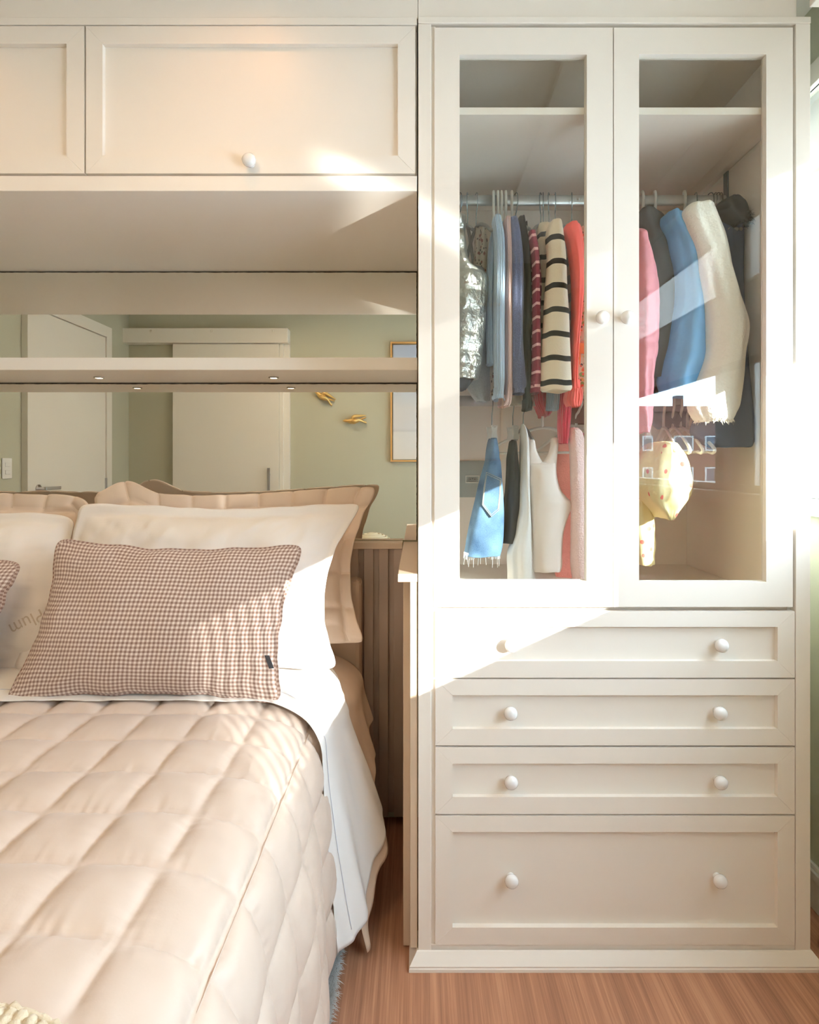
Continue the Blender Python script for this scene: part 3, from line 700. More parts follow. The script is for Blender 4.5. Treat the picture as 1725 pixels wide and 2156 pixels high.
for px, kd, rt, lb in (
    (968, 'wire', 15, 'wire hook hanger holding the silver vest, leftmost on the upper rail'),
    (985, 'wire', -12, 'wire hook hanger second from the left on the upper rail'),
    (1003, 'wire', 8, 'wire hook hanger just left of the five white plastic ones'),
    (1040, 'plastic', -10, 'white plastic hanger, leftmost of the five bunched over the light blue top'),
    (1049, 'plastic', -8, 'white plastic hanger, second of the five bunched over the light blue top'),
    (1056, 'plastic', -6, 'white plastic hanger, middle one of the five bunched hooks'),
    (1065, 'plastic', -6, 'white plastic hanger, fourth of the five bunched hooks'),
    (1078, 'plastic', -9, 'white plastic hanger, rightmost of the five bunched hooks'),
    (1086, 'wire', 10, 'wire hook hanger over the navy fleece and black top'),
    (1139, 'wire', -22, 'wire hook hanger tilting left behind the burgundy striped top'),
    (1144, 'wire', -12, 'wire hook hanger crossing its neighbour left of the black striped jumper'),
    (1156, 'wire', -18, 'wire hook hanger over the left half of the black striped jumper'),
    (1169, 'wire', -8, 'wire hook hanger over the right half of the black striped jumper'),
    (1204, 'wire', -12, 'wire hook hanger over the coral sweatshirt'),
    (1351, 'plastic', -5, 'white plastic hanger half hidden by the right door stile'),
    (1379, 'plastic', -14, 'white plastic hanger over the dark grey jacket'),
    (1441, 'plastic', -16, 'white plastic hanger over the fluffy cream coat'),
    (1465, 'wire', -12, 'wire hook hanger between cream coat and navy coat'),
    (1495, 'wire', 8, 'wire hook hanger leftmost of the four at the rail end'),
    (1506, 'wire', -8, 'wire hook hanger second of the four at the rail end'),
    (1511, 'wire', 4, 'wire hook hanger third of the four at the rail end'),
    (1517, 'wire', -6, 'wire hook hanger touching the bracket at the rail end')):
    hanger(px, R1, kd, rt, lb, UG, w=0.9 if px in (985, 1003) else 0.6)
# --- materials of the clothes
m_silver = M('silver_foil', (200, 200, 192), rough=0.32, metal=0.85, bump=(26, 1.0, 0.014))
m_dark = M('dark_lining', (52, 52, 54), rough=0.8)
m_ltblue = ribbed('light_blue_rib', (186, 213, 238), 0.0055, 0.0012)
m_pink = ribbed('dusty_pink_rib', (232, 196, 190), 0.005, 0.001)
m_navy = M('navy_marl', (98, 106, 140), rough=0.95, sheen=0.3, bump=(500, 0.8, 0.002), var=(420, 0.35))
m_black = M('black_jersey', (26, 26, 30), rough=0.85)
m_burg = stripes('burgundy_stripe', (132, 40, 62), (236, 188, 190), 0.0365, 0.0075, off=0.4, rough=0.9)
m_bw = stripes('cream_black_stripe', (240, 230, 208), (34, 34, 36), 0.0635, 0.0145, off=0.18, rough=0.95, bump=(300, 0.5, 0.002))
m_coral = M('coral_fleece', (248, 104, 94), rough=0.85, sheen=0.2, bump=(35, 0.2, 0.006))
m_corrib = ribbed('coral_rib', (248, 100, 90), 0.008, 0.0012)
m_red = ribbed('crimson_knit', (204, 20, 58), 0.009, 0.0018)
m_grey = M('grey_marl', (172, 176, 178), rough=0.95, bump=(60, 0.3, 0.006), var=(300, 0.12))
m_flan = M('flannel_check', (196, 200, 204), rough=0.95); nt, b = nodes_of(m_flan); u_, v_ = uvxy(nt)
fa = uvmath(nt, uvmath(nt, uvmath(nt, v_, 'DIVIDE', 0.05), 'FRACT'), 'LESS_THAN', 0.5)
nt.links.new(mixc(nt, fa, (206, 202, 200), (150, 168, 190)), b.inputs['Base Color'])
def spots(name, base, cols, scale, thr, rough=0.7, bump=None):
    m = M(name, base, rough=rough, bump=bump); nt, b = nodes_of(m); tc = nt.nodes.new('ShaderNodeTexCoord'); last = base
    for i, (c_, s_) in enumerate(cols):
        mp = nt.nodes.new('ShaderNodeMapping'); mp.inputs['Location'].default_value = (i*3.1, i*1.7, i*2.3); nt.links.new(tc.outputs['Object'], mp.inputs[0])
        vo = nt.nodes.new('ShaderNodeTexVoronoi'); vo.inputs['Scale'].default_value = scale*s_; nt.links.new(mp.outputs[0], vo.inputs['Vector'])
        last = mixc(nt, uvmath(nt, vo.outputs['Distance'], 'LESS_THAN', thr), last, c_)
    nt.links.new(last, b.inputs['Base Color']); return m
m_floral = spots('floral_print', (226, 208, 188), [((236, 150, 130), 1), ((236, 190, 110), 1.7), ((70, 66, 70), 2.4), ((140, 180, 110), 1.5), ((230, 110, 90), 2.1)], 36, 0.3)
m_beigeprint = spots('faded_print', (218, 208, 190), [((170, 120, 110), 1.2), ((120, 118, 110), 1.6)], 45, 0.28)
# --- upper rail, left door
vest = garment('shiny silver quilted vest hanging at the left edge behind the left glass', 'vest',
    [loft_data([(452, 955, 981), (470, 950, 981), (497, 948, 980), (541, 944, 986), (560, 942, 994), (574, 936, 1020), (594, 935, 1024), (640, 935, 1021), (709, 938, 1016), (760, 938, 1011), (800, 940, 1004)], 0.035, rows=60, wr=0.10, k=4, seed=3, Y=1.60, puff=(0.055, 0.45))], m_silver, 'silver_vest')
lin_o = garment(None, None, [loft_data([(768, 952, 1008), (790, 950, 1003), (822, 946, 980)], 0.026, rows=8, wr=0.1, seed=5, Y=1.605)], m_dark, 'lining'); lin_o.parent = vest
garment('grey marl top hanging lower behind the silver vest', 'top',
    [loft_data([(560, 985, 1016), (640, 985, 1024), (720, 982, 1026), (780, 975, 1031), (828, 990, 1031), (845, 1004, 1030)], 0.03, wr=0.12, k=4, seed=8, Y=1.68)], m_grey, 'grey_shirt')
garment('beige printed top squeezed between silver vest and light blue top', 'top',
    [loft_data([(482, 1001, 1020), (520, 1000, 1026), (600, 998, 1030), (700, 1000, 1036), (800, 1012, 1040), (832, 1020, 1040)], 0.05, wr=0.12, seed=9, Y=1.76)], m_beigeprint, 'printed_shirt')
garment('light blue ribbed long-sleeved top with ruffled cuffs', 'top',
    [loft_data([(455, 1041, 1052), (470, 1036, 1056), (500, 1040, 1062), (560, 1041, 1063), (640, 1040, 1062), (740, 1040, 1062), (800, 1041, 1062), (826, 1041, 1060), (836, 1037, 1060), (842, 1038, 1062)], 0.03, rows=60, wr=0.05, k=6, seed=11, Y=1.58),
     loft_data([(478, 1036, 1050, 1.66), (520, 1029, 1043, 1.63), (580, 1025, 1041, 1.62), (680, 1024, 1040, 1.62), (755, 1026, 1041, 1.62), (768, 1024, 1042, 1.62)], 0.022, rows=40, wr=0.06, k=6, seed=12),
     slab_data(1053, 462, 800, seed=4)], m_ltblue, 'ribbed_shirt')
garment('dusty pink ribbed long-sleeved top beside the light blue top', 'top',
    [loft_data([(462, 1062, 1072), (480, 1060, 1076), (560, 1062, 1077), (700, 1062, 1078), (800, 1062, 1078), (845, 1056, 1076), (857, 1048, 1072)], 0.035, rows=50, wr=0.05, k=6, seed=14, Y=1.61), slab_data(1066, 470, 845, seed=6)], m_pink, 'ribbed_shirt')
garment('navy marl fleece sweatshirt with gathered cuff', 'sweatshirt',
    [loft_data([(459, 1073, 1084), (480, 1072, 1093), (540, 1075, 1101), (620, 1075, 1102), (700, 1076, 1100), (780, 1076, 1104), (812, 1077, 1107), (820, 1081, 1103), (829, 1080, 1103)], 0.034, rows=50, wr=0.07, k=5, seed=16, Y=1.60), slab_data(1079, 470, 790, seed=8)], m_navy, 'sweatshirt')
garment('plain black long-sleeved top between navy fleece and burgundy top', 'top',
    [loft_data([(457, 1092, 1101), (480, 1091, 1107), (540, 1096, 1116), (640, 1098, 1118), (760, 1100, 1117), (830, 1103, 1117), (850, 1102, 1120), (864, 1100, 1119)], 0.034, rows=50, wr=0.06, k=5, seed=18, Y=1.62), slab_data(1092, 470, 830, seed=9)], m_black, 'long_sleeved_top')
garment('burgundy long-sleeved top with thin pink stripes', 'top',
    [loft_data([(487, 1114, 1123), (505, 1115, 1128), (560, 1122, 1134), (640, 1122, 1135), (700, 1122, 1136), (760, 1121, 1137), (800, 1119, 1137), (828, 1117, 1135)], 0.03, rows=60, wr=0.05, k=5, seed=20, Y=1.585),
     loft_data([(492, 1112, 1126, 1.68), (520, 1114, 1134, 1.65), (600, 1113, 1143, 1.65), (680, 1114, 1148, 1.65), (760, 1116, 1144, 1.65), (800, 1120, 1140, 1.65)], 0.02, rows=50, wr=0.08, k=5, seed=21), slab_data(1118, 490, 800, seed=12)], m_burg, 'striped_shirt')
garment('chunky cream jumper with wide black stripes and black cuff', 'jumper',
    [loft_data([(468, 1160, 1178), (476, 1155, 1181), (500, 1150, 1185), (540, 1153, 1190), (600, 1150, 1193), (660, 1146, 1197), (720, 1142, 1199), (770, 1138, 1201), (806, 1137, 1203), (818, 1137, 1204), (824, 1142, 1201)], 0.04, rows=70, wr=0.03, k=3, seed=23, Y=1.57),
     loft_data([(472, 1136, 1166, 1.68), (495, 1130, 1164, 1.66), (540, 1128, 1160, 1.66), (600, 1132, 1158, 1.66), (700, 1132, 1150, 1.66), (800, 1135, 1150, 1.66)], 0.035, rows=50, wr=0.05, k=4, seed=24), slab_data(1150, 474, 810, hx=0.02, seed=13)], m_bw, 'striped_jumper')
garment('pale blue and grey checked flannel shirt tucked behind the striped jumper', 'shirt',
    [loft_data([(482, 1176, 1192), (520, 1180, 1199), (600, 1186, 1202), (700, 1188, 1202), (800, 1186, 1200)], 0.04, wr=0.06, seed=26, Y=1.67)], m_flan, 'flannel_shirt')
garment('light blue rib cuff of a sleeve hanging below the black striped jumper', 'top',
    [loft_data([(800, 1160, 1180), (826, 1152, 1184), (850, 1151, 1181), (864, 1150, 1179)], 0.03, rows=24, wr=0.04, k=7, seed=27, Y=1.66)], m_ltblue, 'ribbed_sleeve')
garment('bright coral sweatshirt with ribbed cuff right of the striped jumper', 'sweatshirt',
    [mi(loft_data([(474, 1193, 1214), (484, 1188, 1222), (520, 1196, 1228), (580, 1204, 1230), (660, 1206, 1222), (740, 1203, 1215), (800, 1201, 1213), (824, 1196, 1220)], 0.035, rows=60, wr=0.07, k=4, seed=29, Y=1.60), 0),
     mi(loft_data([(818, 1194, 1223), (832, 1190, 1226), (846, 1189, 1225), (857, 1194, 1221)], 0.034, rows=20, wr=0.04, k=8, seed=30, Y=1.598), 1), mi(slab_data(1196, 484, 810, seed=14), 0),
     mi(loft_data([(560, 1214, 1240), (620, 1216, 1246), (700, 1210, 1240)], 0.03, wr=0.06, seed=31, Y=1.70), 0)], [m_coral, m_corrib], 'coral_sweatshirt')
fl = garment('floral print dress with orange deer at the edge of the left glass', 'dress',
    [loft_data([(478, 1218, 1244), (500, 1222, 1250), (560, 1226, 1256), (640, 1221, 1256), (700, 1213, 1256), (740, 1209, 1256), (790, 1205, 1256), (815, 1210, 1256), (826, 1217, 1252)], 0.028, rows=40, wr=0.05, seed=33, Y=1.62)], m_floral, 'floral_dress')
def deer():
    Yd = 1.584
    def pt(cx, cy): return P(880+cx*0.2435, 380+cy*0.2435, Yd)
    poly = [[(1362, 1400), (1380, 1408), (1410, 1405), (1450, 1408), (1450, 1500), (1400, 1495), (1375, 1480), (1368, 1440)],
            [(1370, 1470), (1385, 1480), (1382, 1560), (1380, 1600), (1372, 1600), (1374, 1550)], [(1395, 1490), (1412, 1490), (1408, 1560), (1406, 1592), (1397, 1592), (1396, 1550)]]
    V_, F_ = [], []
    for q_ in poly:
        k0 = len(V_); V_ += [pt(*c_) for c_ in q_]; F_.append(tuple(range(k0, k0+len(q_))))
    o = mk('deer_print', V_, F_, M('orange_print', (226, 104, 52), rough=0.8), fl, smooth=False)
    md = o.modifiers.new('s', 'SOLIDIFY'); md.thickness = 0.0006
deer()
garment('crimson knitted sleeve hanging down between the two rails', 'cardigan',
    [loft_data([(790, 1182, 1206), (850, 1177, 1203), (880, 1175, 1201), (905, 1175, 1198), (934, 1177, 1194)], 0.03, rows=36, wr=0.04, k=7, seed=35, Y=1.64),
     loft_data([(820, 1120, 1170, 1.76), (850, 1124, 1168, 1.76), (872, 1136, 1156, 1.76), (878, 1138, 1150, 1.76)], 0.06, rows=16, wr=0.05, seed=36)], m_red, 'crimson_cardigan')
garment('stone coloured trousers cuff below the pink ribbed top', 'trousers',
    [loft_data([(760, 1078, 1094), (830, 1073, 1098), (852, 1072, 1101)], 0.03, rows=16, wr=0.05, seed=37, Y=1.70)], M('stone_cotton', (196, 188, 172), rough=0.9), 'stone_trousers')
garment('faded mauve skirt hem on the far right below the coral cuff', 'skirt',
    [loft_data([(840, 1205, 1250, 1.78), (870, 1203, 1256, 1.78), (893, 1200, 1258, 1.78)], 0.05, rows=16, wr=0.05, seed=38)], M('mauve_cotton', (150, 110, 104), rough=0.9), 'mauve_skirt')
# --- lower rail, left door
for px, kd, rt, lb in ((1036, 'clip', 2, 'wire clip hanger holding the denim skirt'), (1080, 'clip', 2, 'wire clip hanger holding the black shorts'),
                       (1102, 'wire', 6, 'wire hook hanger holding the pale grey dress'), (1143, 'plastic', 62, 'broad white plastic hanger holding the white vest top'),
                       (1214, 'plastic', 30, 'white plastic hanger holding the pale pink knitted vest')):
    hanger(px, R2, kd, rt, lb, LG, w=0.9 if px > 1110 else 0.5)
m_denim = M('denim', (84, 122, 158), rough=0.9, bump=(700, 0.5, 0.001)); nt, b = nodes_of(m_denim)
tc = nt.nodes.new('ShaderNodeTexCoord'); n1 = nt.nodes.new('ShaderNodeTexNoise'); n1.inputs['Scale'].default_value = 14; n2 = nt.nodes.new('ShaderNodeTexNoise'); n2.inputs['Scale'].default_value = 600
for n_ in (n1, n2): nt.links.new(tc.outputs['Object'], n_.inputs['Vector'])
s_ = uvmath(nt, uvmath(nt, n1.outputs['Fac'], 'MULTIPLY', 0.75), 'ADD', uvmath(nt, n2.outputs['Fac'], 'MULTIPLY', 0.25))
cr = nt.nodes.new('ShaderNodeValToRGB'); e = cr.color_ramp.elements; e[0].position = 0.35; e[0].color = lin((48, 80, 114)); e[1].position = 0.66; e[1].color = lin((116, 152, 182))
nt.links.new(s_, cr.inputs[0]); nt.links.new(cr.outputs[0], b.inputs['Base Color'])
Yk = 1.66
sk = garment('faded blue denim skirt with frayed hem clipped to a hanger', 'skirt',
    [loft_data([(922, 1031, 1044), (930, 1028, 1046), (945, 1025, 1049), (965, 1022, 1051), (976, 1020, 1053), (1017, 1008, 1056), (1075, 995, 1060), (1124, 985, 1060), (1155, 980, 1056), (1168, 977, 1052)], 0.045, rows=60, wr=0.05, k=3, seed=41, Y=Yk)], m_denim, 'denim_skirt')
def flat_piece(name, pts, Yf, thick, mat, parent, px0=880, py0=820, s=0.2435):
    V_ = [P(px0+a*s, py0+c_*s, Yf) for a, c_ in pts]; n = len(V_)
    V2 = V_+[v+Vector((0, thick, 0)) for v in V_]
    F_ = [tuple(range(n)), tuple(range(n, 2*n))[::-1]]+[(i, n+i, n+(i+1) % n, (i+1) % n) for i in range(n)]
    return mk(name, V2, F_, mat, parent, smooth=False)
Yp = Yk-0.049
def inset(pts, a):
    cx_ = sum(p[0] for p in pts)/len(pts); cy_ = sum(p[1] for p in pts)/len(pts)
    return [(cx_+(p[0]-cx_)*a, cy_+(p[1]-cy_)*a) for p in pts]
pk = [(592, 710), (722, 768), (716, 900), (700, 1050), (636, 1106), (555, 1000), (570, 850)]
flat_piece('pocket', pk, Yp, 0.012, m_denim, sk)
m_st = M('tan_thread', (206, 196, 176), rough=0.9)
for sc in (0.97, 0.88): tube('stitching', [P(880+a*0.2435, 820+c_*0.2435, Yp-0.0006) for a, c_ in inset(pk, sc)], 0.0007, m_st, sk, n=4, closed=True)
parts = []
rng = random.Random(3)
for i in range(170):
    t = rng.random(); xx = 977+t*76; yy = 1166+3*math.sin(t*9)
    p0 = P(xx, yy, Yk-0.035+0.02*rng.random()); L_ = 0.006+0.008*rng.random()+(0.022 if rng.random() < 0.05 else 0)
    parts.append(tube_data([p0+Vector((0, 0, 0.006)), p0, p0+Vector((rng.uniform(-.004, .004), 0, -L_))], 0.0006, 3))
v, f = join_data(parts); o = mk('frayed_hem', v, f, M('frayed_cotton', (220, 226, 232), rough=0.9), sk); o['kind'] = 'stuff'
garment('black cotton shorts clipped to a hanger beside the denim skirt', 'shorts',
    [loft_data([(926, 1075, 1085), (945, 1072, 1089), (970, 1068, 1091), (1000, 1066, 1094), (1035, 1064, 1097), (1065, 1061, 1098), (1110, 1056, 1093), (1141, 1051, 1089)], 0.04, rows=40, wr=0.08, k=3, seed=43, Y=1.68)], M('black_satin', (32, 30, 36), rough=0.6), 'black_shorts')
garment('long pale grey dress reaching the wardrobe floor beside the black shorts', 'dress',
    [loft_data([(893, 1098, 1104), (920, 1098, 1110), (950, 1097, 1112), (1000, 1096, 1114), (1040, 1094, 1115), (1080, 1092, 1117), (1125, 1081, 1120), (1160, 1070, 1123), (1205, 1071, 1125), (1245, 1070, 1127)], 0.04, rows=60, wr=0.10, k=4, seed=45, Y=1.66)], M('pale_grey_cotton', (238, 238, 236), rough=0.8), 'pale_dress')
m_white = M('white_jersey', (244, 236, 230), rough=0.85, bump=(8, 0.3, 0.01))
garment('sleeveless white vest top on a broad white hanger', 'vest top',
    [loft_data([(925, 1114, 1126), (950, 1113, 1130), (975, 1113, 1142), (985, 1113, 1150)], 0.012, rows=14, wr=0.02, seed=47, Y=1.655, hollow=False),
     loft_data([(922, 1160, 1177), (945, 1158, 1175), (968, 1148, 1173), (985, 1136, 1172)], 0.012, rows=14, wr=0.02, seed=48, Y=1.655, hollow=False),
     loft_data([(972, 1114, 1172), (1000, 1114, 1173), (1030, 1115, 1180), (1046, 1115, 1192), (1060, 1116, 1203), (1085, 1117, 1196), (1120, 1118, 1186), (1160, 1119, 1183), (1190, 1119, 1183), (1202, 1122, 1181)], 0.03, rows=60, wr=0.05, k=3, seed=49, Y=1.655)], m_white, 'white_vest_top')
m_corknit = M('coral_knit', (250, 160, 146), rough=0.9, bump=(260, 1.0, 0.004))
garment('coral knitted cardigan behind the white vest top', 'cardigan',
    [loft_data([(925, 1160, 1215), (960, 1164, 1222), (1040, 1170, 1228), (1120, 1172, 1232), (1190, 1168, 1234), (1216, 1172, 1236)], 0.03, rows=40, wr=0.06, k=4, seed=51, Y=1.80)], m_corknit, 'coral_cardigan')
garment('pale pink knitted vest with ribbed hem right of the white vest top', 'vest',
    [loft_data([(900, 1200, 1214), (915, 1196, 1226), (950, 1200, 1230), (1000, 1202, 1228), (1060, 1203, 1232), (1130, 1203, 1234), (1190, 1203, 1236), (1228, 1208, 1240)], 0.03, rows=50, wr=0.03, k=3, seed=53, Y=1.64)], M('pale_pink_knit', (250, 222, 220), rough=0.95, bump=(240, 1.0, 0.004)), 'knitted_vest')
garment('bright red knitted jumper at the very edge of the left glass, lower rail', 'jumper',
    [loft_data([(912, 1222, 1252), (960, 1224, 1258), (1040, 1226, 1260), (1110, 1228, 1262), (1190, 1228, 1262)], 0.03, rows=30, wr=0.05, seed=55, Y=1.76)], stripes('red_knit', (214, 40, 52), (236, 120, 150), 0.05, 0.006, rough=0.9), 'red_jumper')
# --- right door
m_puff = M('pink_nylon', (228, 146, 156), rough=0.55, bump=(18, 0.4, 0.01))
garment('dusty pink quilted jacket at the left edge of the right glass', 'jacket',
    [loft_data([(488, 1325, 1346), (511, 1325, 1356), (555, 1325, 1370), (600, 1325, 1378), (640, 1325, 1380), (700, 1325, 1379), (741, 1325, 1377), (782, 1328, 1369), (845, 1330, 1366), (880, 1334, 1364), (900, 1338, 1361), (912, 1340, 1356)], 0.06, rows=90, wr=0.05, k=4, seed=61, Y=1.60, puff=(0.045, 0.10))], m_puff, 'pink_jacket')
garment('dark grey hooded jacket behind the pink jacket', 'jacket',
    [loft_data([(447, 1345, 1362), (455, 1336, 1376), (470, 1332, 1392), (500, 1334, 1408), (545, 1338, 1421), (600, 1340, 1428), (700, 1342, 1424), (800, 1345, 1412)], 0.06, rows=60, wr=0.06, k=4, seed=63, Y=1.68)], M('charcoal_canvas', (82, 80, 78), rough=0.9, bump=(20, 0.3, 0.01)), 'grey_jacket')
garment('light blue nylon raincoat between dark grey jacket and cream coat', 'raincoat',
    [loft_data([(455, 1399, 1423), (460, 1394, 1434), (478, 1396, 1441), (500, 1408, 1452), (530, 1414, 1462), (576, 1424, 1470), (628, 1424, 1478), (677, 1417, 1486), (728, 1408, 1491), (775, 1398, 1489), (806, 1392, 1483), (835, 1398, 1474)], 0.055, rows=70, wr=0.10, k=4, seed=65, Y=1.62)], M('blue_nylon', (124, 186, 240), rough=0.45, bump=(9, 0.5, 0.02)), 'blue_raincoat')
m_fleece = M('cream_teddy', (252, 250, 240), rough=1.0, sheen=0.5, bump=(140, 0.6, 0.006))
fsec = [(430, 1458, 1482), (440, 1442, 1491), (456, 1434, 1499), (480, 1442, 1510), (505, 1452, 1519), (540, 1466, 1528), (571, 1471, 1535), (612, 1479, 1548), (650, 1485, 1562), (682, 1489, 1570), (712, 1490, 1568), (746, 1489, 1563), (790, 1474, 1561), (830, 1456, 1556), (856, 1452, 1552), (876, 1460, 1542), (888, 1470, 1534)]
fc = garment('fluffy cream teddy coat sleeve, brightest garment behind the right glass', 'coat', [loft_data(fsec, 0.055, rows=90, wr=0.05, k=4, seed=67, Y=1.565, n=48)], m_fleece, 'teddy_coat')
def tufts(o, count, L, r, seed, mat, name='pile', zmin=-9):
    me = o.data; rng = random.Random(seed); polys = [p for p in me.polygons if p.area > 1e-7 and len(p.vertices) == 4]
    wts = [p.area for p in polys]; V_, F_ = [], []
    for p in rng.choices(polys, wts, k=count):
        vs4 = [me.vertices[i].co for i in p.vertices]; a, c_ = rng.random(), rng.random()
        q0 = vs4[0].lerp(vs4[1], a); q1 = vs4[3].lerp(vs4[2], a); c0 = q0.lerp(q1, c_)
        n_ = p.normal; t1 = n_.orthogonal().normalized(); t2 = n_.cross(t1)
        an = rng.uniform(0, 6.28); d = (t1*math.cos(an)+t2*math.sin(an)); s_ = n_.cross(d)
        l = L*rng.uniform(0.6, 1.2); k0 = len(V_)
        mid = c0+n_*l*0.6+d*l*0.25; end = c0+n_*l*0.85+d*l*0.9+Vector((0, 0, -l*0.3))
        V_ += [c0-s_*r, c0+s_*r, mid-s_*r*0.9, mid+s_*r*0.9, end]
        F_ += [(k0, k0+1, k0+3, k0+2), (k0+2, k0+3, k0+4)]
    t = mk(name, V_, F_, mat, o); t['kind'] = 'stuff'; return t
bpy.context.view_layer.update()
tufts(fc, 14000, 0.011, 0.0021, 5, m_fleece)
m_ncoat = M('navy_coat', (86, 100, 126), rough=0.85, bump=(25, 0.3, 0.01))
nc = garment('navy winter coat with a dark fur trimmed hood at the rail end', 'coat',
    [loft_data([(432, 1512, 1545), (445, 1503, 1556), (470, 1504, 1560), (510, 1508, 1561), (560, 1510, 1561), (620, 1510, 1562), (700, 1510, 1565, 1.66), (780, 1500, 1572, 1.645), (850, 1480, 1582, 1.63), (890, 1458, 1588, 1.62), (915, 1454, 1590, 1.62), (932, 1474, 1586, 1.62), (942, 1500, 1578, 1.62)], 0.04, rows=70, wr=0.05, k=5, seed=69, Y=1.675)], m_ncoat, 'navy_coat')
hd = garment(None, None, [loft_data([(425, 1522, 1540, 1.64), (429, 1513, 1552, 1.64), (438, 1507, 1562, 1.64), (452, 1512, 1568, 1.64), (468, 1526, 1569, 1.64), (480, 1542, 1568, 1.64)], 0.05, rows=30, wr=0.04, seed=70)], M('dark_fur', (74, 78, 82), rough=1.0), 'fur_trim'); hd.parent = nc
t_ = tufts(hd, 1600, 0.012, 0.001, 8, M('dark_fur', (74, 78, 82)), 'fur'); 
garment('dark brown padded jacket hem low behind the blue raincoat', 'jacket',
    [loft_data([(700, 1372, 1440), (820, 1366, 1446), (860, 1368, 1450), (890, 1374, 1446), (902, 1390, 1440)], 0.05, rows=24, wr=0.06, k=4, seed=71, Y=1.80)], M('brown_nylon', (74, 60, 56), rough=0.6), 'brown_jacket')
for i, xx in enumerate((0.735, 0.762, 0.785, 0.806)):
    hanger(0, R2, 'plastic', -14+3*i, ('empty white plastic hanger nearest the yellow bloomers on the lower rail', 'empty white plastic hanger, second from the yellow bloomers on the lower rail', 'empty white plastic hanger, third from the yellow bloomers on the lower rail', 'empty white plastic hanger, rightmost on the lower rail')[i], LG, x=xx, w=1.0)
m_yel = spots('cherry_print', (240, 222, 168), [((224, 110, 96), 1.0)], 26, 0.16, rough=0.5, bump=(14, 0.5, 0.01))
Yy = 1.62
yb_ = garment('pale yellow cherry print bloomers with gathered waistband, brightly lit', 'bloomers',
    [loft_data([(930, 1380, 1402), (940, 1366, 1418), (955, 1354, 1432), (975, 1347, 1445), (1000, 1343, 1452), (1020, 1344, 1452), (1040, 1349, 1446), (1060, 1362, 1434), (1078, 1378, 1414), (1090, 1386, 1400)], 0.07, rows=50, wr=0.09, k=6, seed=73, Y=Yy, hollow=False)], m_yel, 'yellow_bloomers')
garment('pale yellow cherry print trousers below the bloomers', 'trousers',
    [loft_data([(1020, 1330, 1352), (1060, 1330, 1366), (1090, 1328, 1373), (1130, 1326, 1375), (1160, 1326, 1375), (1186, 1328, 1374)], 0.04, rows=36, wr=0.07, k=4, seed=75, Y=1.68)], m_yel, 'yellow_trousers')
hanger(1350, R2, 'clip', 4, 'wire clip hanger holding the yellow bloomers', LG)
# ------------------------------------------------------------------ bed
bed = thing('bed', 'double bed base with upholstered beige headboard under the bedding', 'bed', (-1.05, 1.0, 0))
m_uph = M('upholstery', (186, 160, 138), rough=0.9, bump=(400, 0.3, 0.001))
boxes('base', [(-1.82, -0.30, 0.08, 1.88, 0.06, 0.30)], m_uph, bed, bevel=0.01)
box('mattress', -1.83, -0.29, 0.07, 1.88, 0.301, 0.585, M('ticking', (232, 228, 222), rough=0.9), bed, bevel=0.03)
box('headboard', -1.86, -0.185, 1.885, 1.968, 0.06, 0.85, m_uph, bed, bevel=0.015)
for xx, yy in ((-1.75, 0.2), (-0.4, 0.2), (-1.75, 1.75), (-0.4, 1.75)): lathe('leg', [(0.03, 0), (0.022, -0.06)][::-1], (xx, yy, 0.06), (0, 0, 1), m_slat, bed)
# quilt
m_quilt = M('satin_quilt', (215, 197, 184), rough=0.42, sheen=0.25, bump=(260, 0.12, 0.001))
PQ = 0.133
prof = smooth_path([(-0.80, 0, 0.622), (-0.60, 0, 0.622), (-0.46, 0, 0.620), (-0.39, 0, 0.614), (-0.32, 0, 0.598), (-0.275, 0, 0.572), (-0.245, 0, 0.530), (-0.222, 0, 0.45), (-0.206, 0, 0.34), (-0.196, 0, 0.2), (-0.188, 0, 0.055)], 24)
acc = [0]
for i in range(1, len(prof)): acc.append(acc[-1]+(prof[i]-prof[i-1]).length)
def prof_at(s):
    if s <= 0: return Vector((prof[0].x+s, 0, prof[0].z)), Vector((0, 0, 1))
    lo = 0
    for i in range(1, len(acc)):
        if acc[i] >= s: lo = i; break
    else: lo = len(acc)-1
    t = (s-acc[lo-1])/max(acc[lo]-acc[lo-1], 1e-9); t = min(t, 1)
    p = prof[lo-1].lerp(prof[lo], t); d = (prof[lo]-prof[lo-1]).normalized()
    return p, Vector((-d.z, 0, d.x))
s_edge = min(range(len(prof)), key=lambda i: abs(prof[i].x+0.269)); s_edge = acc[s_edge]
s_line0 = s_edge-PQ
def dist_line(v, v0):
    t = (v-v0)/PQ; return abs(t-round(t))*PQ
